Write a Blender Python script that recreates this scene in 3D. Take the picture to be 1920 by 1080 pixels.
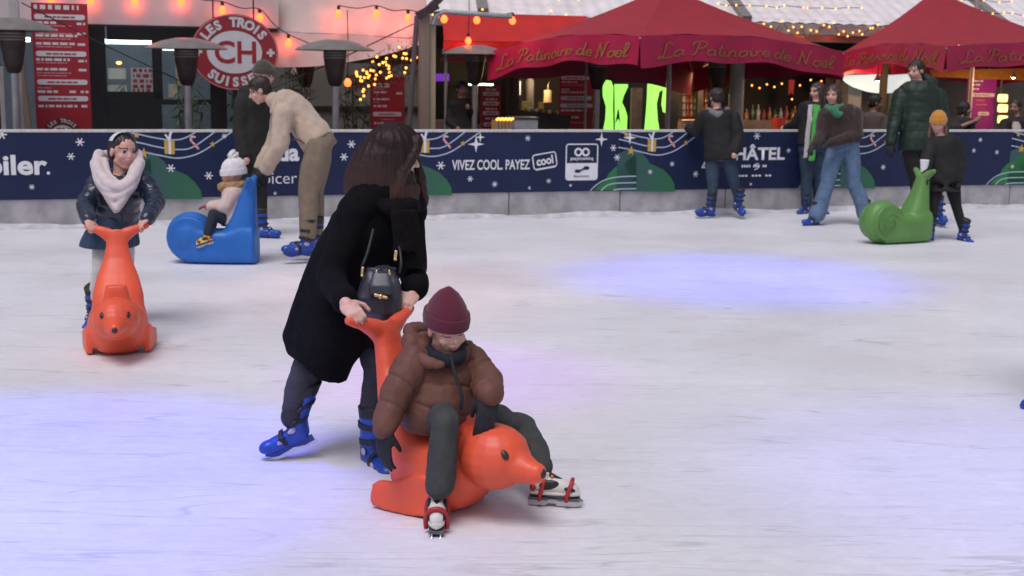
import bpy, bmesh, math, random
import numpy as np
from mathutils import Vector as V, Matrix
from math import radians as R, sin, cos, pi
random.seed(7); np.random.seed(7)
sc = bpy.context.scene
for _o in list(bpy.data.objects): bpy.data.objects.remove(_o)
C = sc.collection

# ---------------------------------------------------------------- camera
FPX, HOR, ROLL, HCAM = 2400.0, 138.0, R(0.8), 1.68
_p = math.atan((540-HOR)/FPX)
FW = V((0, cos(_p), -sin(_p))); _u0 = V((0, sin(_p), cos(_p))); _r0 = V((1, 0, 0))
RT = _r0*cos(ROLL)+_u0*sin(ROLL); UP = -_r0*sin(ROLL)+_u0*cos(ROLL)
CAMP = V((0, 0, HCAM))
cd = bpy.data.cameras.new('camera'); cam = bpy.data.objects.new('camera', cd); C.objects.link(cam)
cd.sensor_width = 36; cd.lens = FPX/1920*36; cd.clip_start = .1; cd.clip_end = 2000
cam.matrix_world = Matrix(((RT.x, UP.x, -FW.x, 0), (RT.y, UP.y, -FW.y, 0), (RT.z, UP.z, -FW.z, HCAM), (0, 0, 0, 1)))
cd.dof.use_dof = True; cd.dof.focus_distance = 5.4; cd.dof.aperture_fstop = 5.2
sc.camera = cam
# ---------------------------------------------------------------- world and lights
wd = bpy.data.worlds.new('World'); sc.world = wd; wd.use_nodes = True
nt = wd.node_tree; bg = nt.nodes['Background']
sky = nt.nodes.new('ShaderNodeTexSky'); sky.sky_type = 'NISHITA'; sky.sun_disc = False
SUN_EL, SUN_AZ = R(66), R(205)
sky.sun_elevation = SUN_EL; sky.sun_rotation = SUN_AZ; sky.air_density = 1.0; sky.dust_density = 3.0
hs = nt.nodes.new('ShaderNodeHueSaturation'); hs.inputs['Saturation'].default_value = .38
nt.links.new(sky.outputs[0], hs.inputs['Color']); tint = nt.nodes.new('ShaderNodeMixRGB'); tint.blend_type = 'MULTIPLY'; tint.inputs['Fac'].default_value = 1; tint.inputs['Color2'].default_value = (1.0, .972, 1.05, 1)
nt.links.new(hs.outputs[0], tint.inputs['Color1']); nt.links.new(tint.outputs[0], bg.inputs['Color'])
bg.inputs['Strength'].default_value = .075
sl = bpy.data.lights.new('sun', 'SUN'); sl.energy = 1.4; sl.angle = R(30); sl.color = (1, .96, .96)
so = bpy.data.objects.new('sun', sl); C.objects.link(so)
_d = V((sin(SUN_AZ)*cos(SUN_EL), cos(SUN_AZ)*cos(SUN_EL), sin(SUN_EL)))
so.rotation_euler = _d.to_track_quat('Z', 'Y').to_euler(); so.location = (0, 0, 20)
sc.view_settings.view_transform = 'Standard'; sc.view_settings.look = 'None'
sc.view_settings.exposure = .30; sc.view_settings.gamma = 1
sc.render.engine = 'CYCLES'
sc.cycles.use_denoising = True
sc.cycles.max_bounces = 6; sc.cycles.sample_clamp_indirect = 4; sc.cycles.caustics_reflective = False; sc.cycles.caustics_refractive = False

# ---------------------------------------------------------------- from a place in the picture to a place in the world
def ray(x, y): return FW + RT*((x-960)/FPX) - UP*((y-540)/FPX)
def P(x, y, q): return CAMP + ray(x, y)*q
def G(x, y, z=0.0):
    d = ray(x, y); return CAMP + d*((z-HCAM)/d.z)
def PY(x, y, Y):
    d = ray(x, y); return CAMP + d*(Y/d.y)
def Q(p): return (p-CAMP).dot(FW)
# coloured show lamps over the rink: each throws one round pool on the ice
def pool(px, py, rad, col, en, h=5.0, blend=1.0, dx=0, dy=0):
    g = G(px, py); l = bpy.data.lights.new('show_lamp', 'SPOT'); l.energy = en; l.color = col
    l.spot_size = 2*math.atan(rad/h); l.spot_blend = blend; l.shadow_soft_size = .1
    o = bpy.data.objects.new('show_lamp', l); C.objects.link(o)
    o.location = g+V((dx, dy, h)); d = V((dx, dy, h)); o.rotation_euler = d.to_track_quat('Z', 'Y').to_euler()
pool(1385, 520, 1.95, (.0, .015, 1), 800)
pool(-10, 895, 1.75, (.0, .02, 1), 1150)
pool(60, 960, 2.3, (.05, .08, 1), 260)
pool(840, 705, 1.2, (.5, .05, 1), 330)
pool(1960, 900, 1.9, (.1, .12, 1), 300)
pool(700, 545, 1.9, (1, .3, .15), 110)

# ---------------------------------------------------------------- materials
def nm(m):
    m.use_nodes = True; t = m.node_tree; return t, t.nodes['Principled BSDF'], t.links
MATS = {}
def M(name, col, rough=.6, var=.1, scale=14, bump=0., bscale=70, metal=0, spec=.5, emit=None, es=0, sheen=0, stretch=None, coat=0, alpha=None, trans=0, scuff=0):
    if name in MATS: return MATS[name]
    m = bpy.data.materials.new(name); t, b, L = nm(m); N = t.nodes
    b.inputs['Roughness'].default_value = rough; b.inputs['Metallic'].default_value = metal
    b.inputs['Specular IOR Level'].default_value = spec
    b.inputs['Base Color'].default_value = (*col, 1)
    if sheen: b.inputs['Sheen Weight'].default_value = sheen; b.inputs['Sheen Roughness'].default_value = .5
    if coat: b.inputs['Coat Weight'].default_value = coat
    if trans: b.inputs['Transmission Weight'].default_value = trans
    if alpha is not None: b.inputs['Alpha'].default_value = alpha
    if emit: b.inputs['Emission Color'].default_value = (*emit, 1); b.inputs['Emission Strength'].default_value = es
    tc = N.new('ShaderNodeTexCoord'); src = tc.outputs['Object']
    if stretch:
        mp = N.new('ShaderNodeMapping'); mp.inputs['Scale'].default_value = stretch; L.new(src, mp.inputs[0]); src = mp.outputs[0]
    if var:
        n = N.new('ShaderNodeTexNoise'); n.inputs['Scale'].default_value = scale; n.inputs['Detail'].default_value = 5; L.new(src, n.inputs['Vector'])
        r = N.new('ShaderNodeValToRGB'); e = r.color_ramp.elements
        e[0].position = .3; e[1].position = .7
        e[0].color = (*[c*(1-var) for c in col], 1); e[1].color = (*[min(1, c*(1+var)) for c in col], 1)
        L.new(n.outputs[0], r.inputs[0]); L.new(r.outputs[0], b.inputs['Base Color'])
        mr = N.new('ShaderNodeMapRange'); mr.inputs[3].default_value = max(.02, rough-.08); mr.inputs[4].default_value = min(1, rough+.08)
        L.new(n.outputs[0], mr.inputs[0]); L.new(mr.outputs[0], b.inputs['Roughness'])
    if scuff:      # pale scratches worn into moulded plastic
        mp2 = N.new('ShaderNodeMapping'); mp2.inputs['Scale'].default_value = (5, 5, 24); mp2.inputs['Rotation'].default_value = (.5, .4, .2); L.new(tc.outputs['Object'], mp2.inputs[0])
        n3 = N.new('ShaderNodeTexNoise'); n3.inputs['Scale'].default_value = 2.4; n3.inputs['Detail'].default_value = 6; n3.inputs['Roughness'].default_value = .75; L.new(mp2.outputs[0], n3.inputs['Vector'])
        n4 = N.new('ShaderNodeTexNoise'); n4.inputs['Scale'].default_value = 5; L.new(tc.outputs['Object'], n4.inputs['Vector'])
        m3 = N.new('ShaderNodeMapRange'); m3.inputs[1].default_value = .60; m3.inputs[2].default_value = .72; L.new(n3.outputs[0], m3.inputs[0])
        m4 = N.new('ShaderNodeMapRange'); m4.inputs[1].default_value = .45; m4.inputs[2].default_value = .65; m4.inputs[4].default_value = scuff; L.new(n4.outputs[0], m4.inputs[0])
        mu = N.new('ShaderNodeMath'); mu.operation = 'MULTIPLY'; L.new(m3.outputs[0], mu.inputs[0]); L.new(m4.outputs[0], mu.inputs[1])
        mx = N.new('ShaderNodeMixRGB'); L.new(mu.outputs[0], mx.inputs['Fac']); L.new(r.outputs[0], mx.inputs['Color1']); mx.inputs['Color2'].default_value = (*[min(1, c*.75+.18) for c in col], 1); L.new(mx.outputs[0], b.inputs['Base Color'])
    if bump:
        n2 = N.new('ShaderNodeTexNoise'); n2.inputs['Scale'].default_value = bscale; n2.inputs['Detail'].default_value = 4; L.new(src, n2.inputs['Vector'])
        bp = N.new('ShaderNodeBump'); bp.inputs['Strength'].default_value = bump; bp.inputs['Distance'].default_value = .01
        L.new(n2.outputs[0], bp.inputs['Height']); L.new(bp.outputs[0], b.inputs['Normal'])
    MATS[name] = m; return m
def E(name, col, st):      # something that gives off light
    return M(name, col, .4, 0, emit=col, es=st)

# ---------------------------------------------------------------- objects
LOC = {}
def tag(o, label=None, cat=None, group=None, kind=None):
    if label: o['label'] = label
    if cat: o['category'] = cat
    if group: o['group'] = group
    if kind: o['kind'] = kind
    return o
def thing(name, label, cat, loc=(0, 0, 0), rz=0, group=None):
    o = bpy.data.objects.new(name, None); C.objects.link(o); o.location = loc; o.rotation_euler = (0, 0, rz)
    o.empty_display_size = .1
    LOC[o.name] = V(loc) if rz == 0 else None
    return tag(o, label, cat, group)
def rootof(o):
    while o.parent: o = o.parent
    return o
def put(name, me, mat, parent=None, world=False, label=None):
    o = bpy.data.objects.new(name, me); C.objects.link(o)
    if mat:
        if isinstance(mat, (list, tuple)):
            if len(me.materials) == 0:
                for x in mat: me.materials.append(x)
        elif len(me.materials) == 0: me.materials.append(mat)
    if parent:
        o.parent = parent
        if world: me.transform(Matrix.Translation(-LOC[rootof(parent).name]))
    if label: o['label'] = label
    return o
def copy_tree(o, parent=None):
    c = o.copy(); C.objects.link(c); c.parent = parent
    for ch in [x for x in C.objects if x.parent == o]: copy_tree(ch, c)
    return c
def smooth(me, ang=None):
    me.polygons.foreach_set('use_smooth', [True]*len(me.polygons))
    if ang is not None: me.set_sharp_from_angle(angle=R(ang))
    return me

_sv, _sf = [], []
def _mksphere(nu=16, nv=10):
    vs = [(0, 0, 1)]
    for i in range(1, nv):
        for k in range(nu):
            a, b = pi*i/nv, 2*pi*k/nu; vs.append((sin(a)*cos(b), sin(a)*sin(b), cos(a)))
    vs.append((0, 0, -1)); fs = []
    for k in range(nu): fs.append((0, 1+k, 1+(k+1) % nu))
    for i in range(nv-2):
        for k in range(nu):
            a = 1+i*nu; fs.append((a+k, a+nu+k, a+nu+(k+1) % nu, a+(k+1) % nu))
    e = len(vs)-1; a = 1+(nv-2)*nu
    for k in range(nu): fs.append((e, a+(k+1) % nu, a+k))
    return vs, fs
_sv, _sf = _mksphere()
def frame(d, hint=None):
    d = V(d).normalized(); h = V(hint) if hint is not None else (V((0, 0, 1)) if abs(d.z) < .9 else V((1, 0, 0)))
    x = h.cross(d)
    if x.length < 1e-6: x = V((1, 0, 0)).cross(d)
    x.normalize(); return x, d.cross(x), d
class MB:
    def __init__(s): s.v = []; s.f = []
    def add(s, vs, fs):
        k = len(s.v); s.v += [tuple(x) for x in vs]; s.f += [tuple(i+k for i in f) for f in fs]; return s
    def ball(s, c, r):
        if not hasattr(r, '__len__'): r = (r, r, r)
        return s.add([(c[0]+x*r[0], c[1]+y*r[1], c[2]+z*r[2]) for x, y, z in _sv], _sf)
    def ell(s, c, ax, ay, az):     # ellipsoid with given axis vectors
        c = V(c); return s.add([c+ax*x+ay*y+az*z for x, y, z in _sv], _sf)
    def cone(s, p0, r0, p1, r1, n=14):
        p0, p1 = V(p0), V(p1)
        if (p1-p0).length < 1e-6: return s
        x, y, d = frame(p1-p0)
        return s.loft([(p0, x*r0, y*r0), (p1, x*r1, y*r1)], n)
    def cap(s, p0, r0, p1, r1):
        s.ball(p0, r0*.999); s.ball(p1, r1*.999); return s.cone(p0, r0, p1, r1)
    def chain(s, pts):
        for (a, ra), (b, rb) in zip(pts, pts[1:]): s.cap(V(a), ra, V(b), rb)
        return s
    def loft(s, rings, n=20, caps=True, e=2.0):
        vs, fs = [], []
        for c, ax, ay in rings:
            for k in range(n):
                t = 2*pi*k/n; ct, st = cos(t), sin(t)
                if e != 2: ct, st = math.copysign(abs(ct)**(2/e), ct), math.copysign(abs(st)**(2/e), st)
                vs.append(V(c)+ax*ct+ay*st)
        for i in range(len(rings)-1):
            for k in range(n):
                a, b = i*n+k, i*n+(k+1) % n; fs.append((a, b, b+n, a+n))
        if caps:
            fs.append(tuple(range(n-1, -1, -1))); o = (len(rings)-1)*n; fs.append(tuple(range(o, o+n)))
        return s.add(vs, fs)
    def tube(s, pts, r, n=8):
        pts = [V(p) for p in pts]; rings = []; hint = None
        for i, p in enumerate(pts):
            d = pts[min(i+1, len(pts)-1)]-pts[max(i-1, 0)]
            if d.length < 1e-9: d = V((0, 0, 1))
            x, y, d = frame(d, hint); hint = y
            rr = r[i] if hasattr(r, '__len__') else r
            rings.append((p, x*rr, y*rr))
        return s.loft(rings, n)
    def box(s, a, b, M4=None):
        x0, y0, z0 = a; x1, y1, z1 = b
        vs = [(x0, y0, z0), (x1, y0, z0), (x1, y1, z0), (x0, y1, z0), (x0, y0, z1), (x1, y0, z1), (x1, y1, z1), (x0, y1, z1)]
        if M4: vs = [M4 @ V(v) for v in vs]
        return s.add(vs, [(0, 3, 2, 1), (4, 5, 6, 7), (0, 1, 5, 4), (1, 2, 6, 5), (2, 3, 7, 6), (3, 0, 4, 7)])
    def bar(s, p0, p1, w, h, hint=None):   # rectangular beam
        x, y, d = frame(V(p1)-V(p0), hint)
        vs = []
        for p in (V(p0), V(p1)): vs += [p-x*w/2-y*h/2, p+x*w/2-y*h/2, p+x*w/2+y*h/2, p-x*w/2+y*h/2]
        return s.add(vs, [(0, 3, 2, 1), (4, 5, 6, 7), (0, 1, 5, 4), (1, 2, 6, 5), (2, 3, 7, 6), (3, 0, 4, 7)])
    def lathe(s, prof, n=24, c=(0, 0, 0)):
        c = V(c); return s.loft([(c+V((0, 0, z)), V((max(r, 1e-4), 0, 0)), V((0, max(r, 1e-4), 0))) for r, z in prof], n)
    def prism(s, poly, o, ax, ay, az):  # poly in (ax, ay), extruded by az
        o = V(o); n = len(poly); vs = [o+ax*x+ay*y for x, y in poly]+[o+ax*x+ay*y+az for x, y in poly]
        return s.add(vs, [tuple(range(n-1, -1, -1)), tuple(range(n, 2*n))]+[(k, (k+1) % n, (k+1) % n+n, k+n) for k in range(n)])
    def strip(s, pts, w, o, ax, ay, off):  # flat ribbon along a 2-D path
        pts = [V((a, b)) for a, b in pts]; vs = []
        for i, p in enumerate(pts):
            d = pts[min(i+1, len(pts)-1)]-pts[max(i-1, 0)]; d = d.normalized() if d.length > 1e-9 else V((1, 0)); nn = V((-d.y, d.x))*(w[i] if hasattr(w, '__len__') else w)/2
            for q in (p+nn, p-nn): vs.append(V(o)+ax*q.x+ay*q.y+off)
        return s.add(vs, [(2*i, 2*i+1, 2*i+3, 2*i+2) for i in range(len(pts)-1)])
    def mesh(s, name='m', sm=None, bevel=0):
        me = bpy.data.meshes.new(name); me.from_pydata(s.v, [], s.f); me.update()
        bm = bmesh.new(); bm.from_mesh(me)
        if bevel:
            ed = [e for e in bm.edges if len(e.link_faces) == 2 and e.calc_face_angle(0) > .6]
            bmesh.ops.bevel(bm, geom=ed, offset=bevel, segments=2, affect='EDGES', profile=.5)
        bmesh.ops.recalc_face_normals(bm, faces=bm.faces); bm.to_mesh(me); bm.free()
        if sm: smooth(me, sm)
        return me
    def build(s, name, mat, parent=None, world=False, sm=None, bevel=0, label=None):
        return put(name, s.mesh(name, sm, bevel), mat, parent, world, label)
    def blob(s, name, mat, parent=None, world=True, voxel=.012, it=4, disp=None, label=None, matfn=None, fac=.5):
        me = bpy.data.meshes.new(name); me.from_pydata(s.v, [], s.f); me.update()
        bm = bmesh.new(); bm.from_mesh(me); bmesh.ops.recalc_face_normals(bm, faces=bm.faces); bm.to_mesh(me); bm.free()
        t = bpy.data.objects.new('tmp', me); C.objects.link(t)
        r = t.modifiers.new('r', 'REMESH'); r.mode = 'VOXEL'; r.voxel_size = voxel
        if it: k = t.modifiers.new('s', 'SMOOTH'); k.factor = fac; k.iterations = it
        dg = bpy.context.evaluated_depsgraph_get(); dg.update()
        m2 = bpy.data.meshes.new_from_object(t.evaluated_get(dg)); m2.name = name
        bpy.data.objects.remove(t); bpy.data.meshes.remove(me)
        m2.materials.clear()
        if disp or matfn:
            n = len(m2.vertices); co = np.empty(n*3); m2.vertices.foreach_get('co', co); co = co.reshape(-1, 3)
            if disp:
                no = np.empty(n*3); m2.vertices.foreach_get('normal', no); no = no.reshape(-1, 3)
                co = co+no*disp(co, no)[:, None]; m2.vertices.foreach_set('co', co.ravel()); m2.update()
            if matfn:
                k = len(m2.polygons); ce = np.empty(k*3); m2.polygons.foreach_get('center', ce); ce = ce.reshape(-1, 3)
                mi = matfn(ce); m2.polygons.foreach_set('material_index', mi.astype(np.int32))
                for x in mat: m2.materials.append(x)
        smooth(m2)
        return put(name, m2, mat, parent, world, label)
_rs = np.random.RandomState(3)
_wd = [(_rs.normal(size=3), _rs.uniform(0, 6.28)) for _ in range(24)]
def wav(co, f, k0=0, n=6):           # smooth pseudo noise, about -1..1
    r = np.zeros(len(co))
    for d, ph in _wd[k0:k0+n]:
        w = d/np.linalg.norm(d); r += np.sin(co@w*f*(.7+abs(d[0])*.5)+ph+2*np.sin(co@np.roll(w, 1)*f*.6+ph*2))
    return r/n*1.6
def folds(f=28, a=.006, ax=None, st=.35):          # cloth folds: noise squeezed along an axis
    def fn(co, no):
        c = co
        if ax is not None:
            w = np.array(V(ax).normalized()); c = co-np.outer(co@w, w)*(1-st)
        x = wav(c, f, 0)+.5*wav(c, f*2.1, 8)
        return a*np.sign(x)*np.abs(x)**.8
    return fn
def catmull(pts, n=8):
    pts = [V(p) for p in pts]; out = []
    for i in range(len(pts)-1):
        p0, p1, p2, p3 = pts[max(i-1, 0)], pts[i], pts[i+1], pts[min(i+2, len(pts)-1)]
        for k in range(n):
            t = k/n; out.append(.5*((2*p1)+(p2-p0)*t+(2*p0-5*p1+4*p2-p3)*t*t+(3*p1-p0-3*p2+p3)*t**3))
    out.append(pts[-1]); return out
def cat2(pts, n=8): return [(p.x, p.y) for p in catmull([V((a, b, 0)) for a, b in pts], n)]
def textmesh(s, h, bold=0., width=None, shear=0, space=1., ext=0):
    cu = bpy.data.curves.new('t', 'FONT'); cu.body = s; cu.size = 1; cu.offset = bold; cu.shear = shear; cu.space_character = space
    cu.extrude = ext; cu.resolution_u = 4; cu.fill_mode = 'FRONT' if not ext else 'BOTH'
    o = bpy.data.objects.new('t', cu); C.objects.link(o); dg = bpy.context.evaluated_depsgraph_get(); dg.update()
    me = bpy.data.meshes.new_from_object(o.evaluated_get(dg)); bpy.data.objects.remove(o); bpy.data.curves.remove(cu)
    n = len(me.vertices); co = np.empty(n*3); me.vertices.foreach_get('co', co); co = co.reshape(-1, 3)
    lo, hi = co.min(0), co.max(0); co -= [lo[0], lo[1], 0]; k = h/(hi[1]-lo[1])
    kx = k if width is None else width/(hi[0]-lo[0])
    co *= [kx, k, k]; me.vertices.foreach_set('co', co.ravel()); me.update()
    me.materials.clear()
    return me, (hi[0]-lo[0])*kx
def mat3(o, ax, ay, az): return Matrix(((ax[0], ay[0], az[0], o[0]), (ax[1], ay[1], az[1], o[1]), (ax[2], ay[2], az[2], o[2]), (0, 0, 0, 1)))
def ftext(name, s, h, o, ax, ay, mat, parent=None, bold=0., width=None, center=False, world=False, **kw):
    me, w = textmesh(s, h, bold, width, **kw); ax, ay = V(ax), V(ay)
    o = V(o)-(ax*w/2 if center else ax*0)
    me.transform(mat3(o, ax, ay, ax.cross(ay))); return put(name, me, mat, parent, world)
def join(meshes, name):
    v, f = [], []
    for m in meshes:
        k = len(v); v += [tuple(x.co) for x in m.vertices]; f += [tuple(i+k for i in p.vertices) for p in m.polygons]
    me = bpy.data.meshes.new(name); me.from_pydata(v, [], f); me.update(); return me

# ================================================================ the ice and the ground behind
def ice_material():
    m = bpy.data.materials.new('ice'); t, b, L = nm(m); N = t.nodes
    tc = N.new('ShaderNodeTexCoord')
    def mapping(rot, scl):
        mp = N.new('ShaderNodeMapping'); mp.inputs['Rotation'].default_value = (0, 0, R(rot)); mp.inputs['Scale'].default_value = scl
        L.new(tc.outputs['Object'], mp.inputs[0]); return mp.outputs[0]
    def noise_(vec, s, d=6, dist=0, rough=.55):
        n = N.new('ShaderNodeTexNoise'); n.inputs['Scale'].default_value = s; n.inputs['Detail'].default_value = d
        n.inputs['Distortion'].default_value = dist; n.inputs['Roughness'].default_value = rough; L.new(vec, n.inputs['Vector']); return n.outputs[0]
    def math_(op, a, b_=None, c=None):
        n = N.new('ShaderNodeMath'); n.operation = op
        for i, v in enumerate((a, b_, c)):
            if v is None: continue
            if isinstance(v, (int, float)): n.inputs[i].default_value = v
            else: L.new(v, n.inputs[i])
        n.use_clamp = False; return n.outputs[0]
    def ramp(v, p0, p1):
        n = N.new('ShaderNodeMapRange'); n.inputs[1].default_value = p0; n.inputs[2].default_value = p1; L.new(v, n.inputs[0]); return n.outputs[0]
    soft = noise_(mapping(0, (1, 1, 1)), .8, 4)
    grain = noise_(mapping(-30, (5.0, 11, 1)), 2.4, 8, .8, .7)
    grain2 = noise_(mapping(50, (5, 10, 1)), 2.2, 7, 1.0, .65)
    # skate cuts: thin lines where a stretched noise crosses a level
    cuts = None
    for rot, scl, s, w in ((25, (.16, 2.2, 1), 1.3, .0026), (-32, (.13, 2.1, 1), 1.1, .0024), (72, (.18, 2.0, 1), .9, .002), (-58, (.14, 2.3, 1), 1.5, .0026), (-18, (.12, 2.0, 1), 2.1, .003), (48, (.14, 1.9, 1), 1.9, .0026)):
        n = noise_(mapping(rot, scl), s, 2, .08, .4)
        a = math_('ABSOLUTE', math_('SUBTRACT', n, .5)); l = ramp(a, w*1.6, 0); cl = N.new('ShaderNodeClamp'); L.new(l, cl.inputs[0])
        brk = ramp(noise_(mapping(rot, (1, 1, 1)), 1.7+s, 3), .42, .62); c2 = N.new('ShaderNodeClamp'); L.new(brk, c2.inputs[0])
        p = math_('MULTIPLY', cl.outputs[0], c2.outputs[0]); cuts = p if cuts is None else math_('MAXIMUM', cuts, p)
    snow = math_('MULTIPLY', math_('ADD', grain, grain2), .5)
    v = math_('ADD', math_('MULTIPLY', snow, .55), math_('MULTIPLY', soft, .45))
    r = N.new('ShaderNodeValToRGB'); e = r.color_ramp.elements
    e[0].position = .36; e[0].color = (.61, .605, .64, 1); e[1].position = .62; e[1].color = (.76, .755, .81, 1)
    L.new(v, r.inputs[0])
    mx = N.new('ShaderNodeMixRGB'); mx.inputs['Color2'].default_value = (.42, .425, .45, 1)
    L.new(math_('MULTIPLY', cuts, .6), mx.inputs['Fac']); L.new(r.outputs[0], mx.inputs['Color1']); L.new(mx.outputs[0], b.inputs['Base Color'])
    rr = N.new('ShaderNodeMapRange'); rr.inputs[1].default_value = .3; rr.inputs[2].default_value = .7; rr.inputs[3].default_value = .28; rr.inputs[4].default_value = .6
    L.new(v, rr.inputs[0]); L.new(rr.outputs[0], b.inputs['Roughness'])
    b.inputs['Specular IOR Level'].default_value = .4
    bp = N.new('ShaderNodeBump'); bp.inputs['Strength'].default_value = .34; bp.inputs['Distance'].default_value = .01
    L.new(math_('SUBTRACT', snow, math_('MULTIPLY', cuts, .4)), bp.inputs['Height']); L.new(bp.outputs[0], b.inputs['Normal'])
    return m
o = MB().add([(-40, -10, 0), (40, -10, 0), (40, 40, 0), (-40, 40, 0)], [(0, 1, 2, 3)]).build('ice', ice_material()); tag(o, kind='structure')

# ================================================================ the rink boards
HB, ZB = 1.035, .305
def top_at(x, y):  return G(x, y, HB)
_j = [top_at(x, y) for x, y in ((235, 240), (752, 244.5), (1193, 245), (1550, 243.5), (1875, 241))]
_xs = np.array([p.x for p in _j]); _ys = np.array([p.y for p in _j]); _k = np.polyfit(_xs, _ys, 1)
WD = V((1, _k[0], 0)).normalized(); WN = V((WD.y, -WD.x, 0)); W0 = V((0, _k[1], 0))
_s = [(p-W0).dot(WD) for p in _j]; _f = np.polyfit(range(5), _s, 1); PL = float(_f[0]); S0 = float(_f[1])
UZ = V((0, 0, 1))
print('wall', WD, 'panel', PL, 'S0', S0, [round(a-(S0+PL*i), 2) for i, a in enumerate(_s)])
def wsz(x, y):      # picture -> along the wall, height
    d = ray(x, y); t = (W0-CAMP).dot(WN)/d.dot(WN); p = CAMP+d*t; return (p-W0).dot(WD), p.z
def WP(s, z, off=0): return W0+WD*s+UZ*z+WN*off
navy = M('banner_navy', (.011, .018, .062), .45, .12, 3, spec=.3)
kickm = M('worn_white_board', (.37, .36, .37), .55, .25, 5, .2, 30)
railm = M('board_rail', (.55, .54, .52), .5, .15, 20)
white = M('print_white', (.72, .72, .76), .6, .06)
gold = M('print_gold', (.50, .33, .07), .6, .15, 40)
pink = M('print_pink', (.62, .22, .25), .6, .1)
pale = M('print_pale_blue', (.42, .50, .62), .6, .05)
def hillmat():
    m = bpy.data.materials.new('print_green'); t, b, L = nm(m); N = t.nodes
    tc = N.new('ShaderNodeTexCoord'); sx = N.new('ShaderNodeSeparateXYZ'); L.new(tc.outputs['Object'], sx.inputs[0])
    a = N.new('ShaderNodeMath'); a.operation = 'MULTIPLY_ADD'; L.new(sx.outputs[0], a.inputs[0]); a.inputs[1].default_value = .9; a.inputs[2].default_value = -.05
    r = N.new('ShaderNodeValToRGB'); e = r.color_ramp.elements; e[0].position = .1; e[0].color = (.028, .085, .085, 1); e[1].position = .85; e[1].color = (.02, .17, .045, 1)
    L.new(a.outputs[0], r.inputs[0]); L.new(r.outputs[0], b.inputs['Base Color']); b.inputs['Roughness'].default_value = .5; return m
green = hillmat()
sA = S0
def loc(x, y, k=0):                       # picture point -> banner coordinates of panel k
    s, z = wsz(x, y); return s-(S0+k*PL), z
X2, Y2 = V((1, 0, 0)), V((0, 0, 1)); N2 = V((0, -1, 0))   # banner-local axes: x along, z up, -y to the rink
def star(c, r, n=5, inner=.42, rot=0):
    return [(c[0]+(r if i % 2 == 0 else r*inner)*sin(rot+pi*i/n), c[1]+(r if i % 2 == 0 else r*inner)*cos(rot+pi*i/n)) for i in range(2*n)]
def flake(mb, c, r, off):
    for k in range(3):
        a = pi*k/3; d = (cos(a)*r, sin(a)*r); mb.strip([(c[0]-d[0], c[1]-d[1]), (c[0]+d[0], c[1]+d[1])], r*.26, (0, 0, 0), X2, Y2, N2*(off+.0006*k))
def board(k, label):
    t = thing('rink_board', label, 'rink board', WP(S0+k*PL, 0, 0), math.atan2(WD.y, WD.x), 'advertising boards round the rink')
    g = .006
    kp = MB()
    nk = 2; dx = .0
    for i in range(nk): kp.box((PL*i/nk+g, -.012, 0), (PL*(i+1)/nk-g, .03, ZB-.004))
    kp.build('kick_plate', kickm, t, bevel=.004)
    MB().box((g, -.03, ZB), (PL-g, .025, HB-.03)).build('banner', navy, t, bevel=.004)
    MB().box((.001, -.036, HB-.03), (PL-.001, .04, HB)).build('top_rail', railm, t, bevel=.005)
    return t
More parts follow.
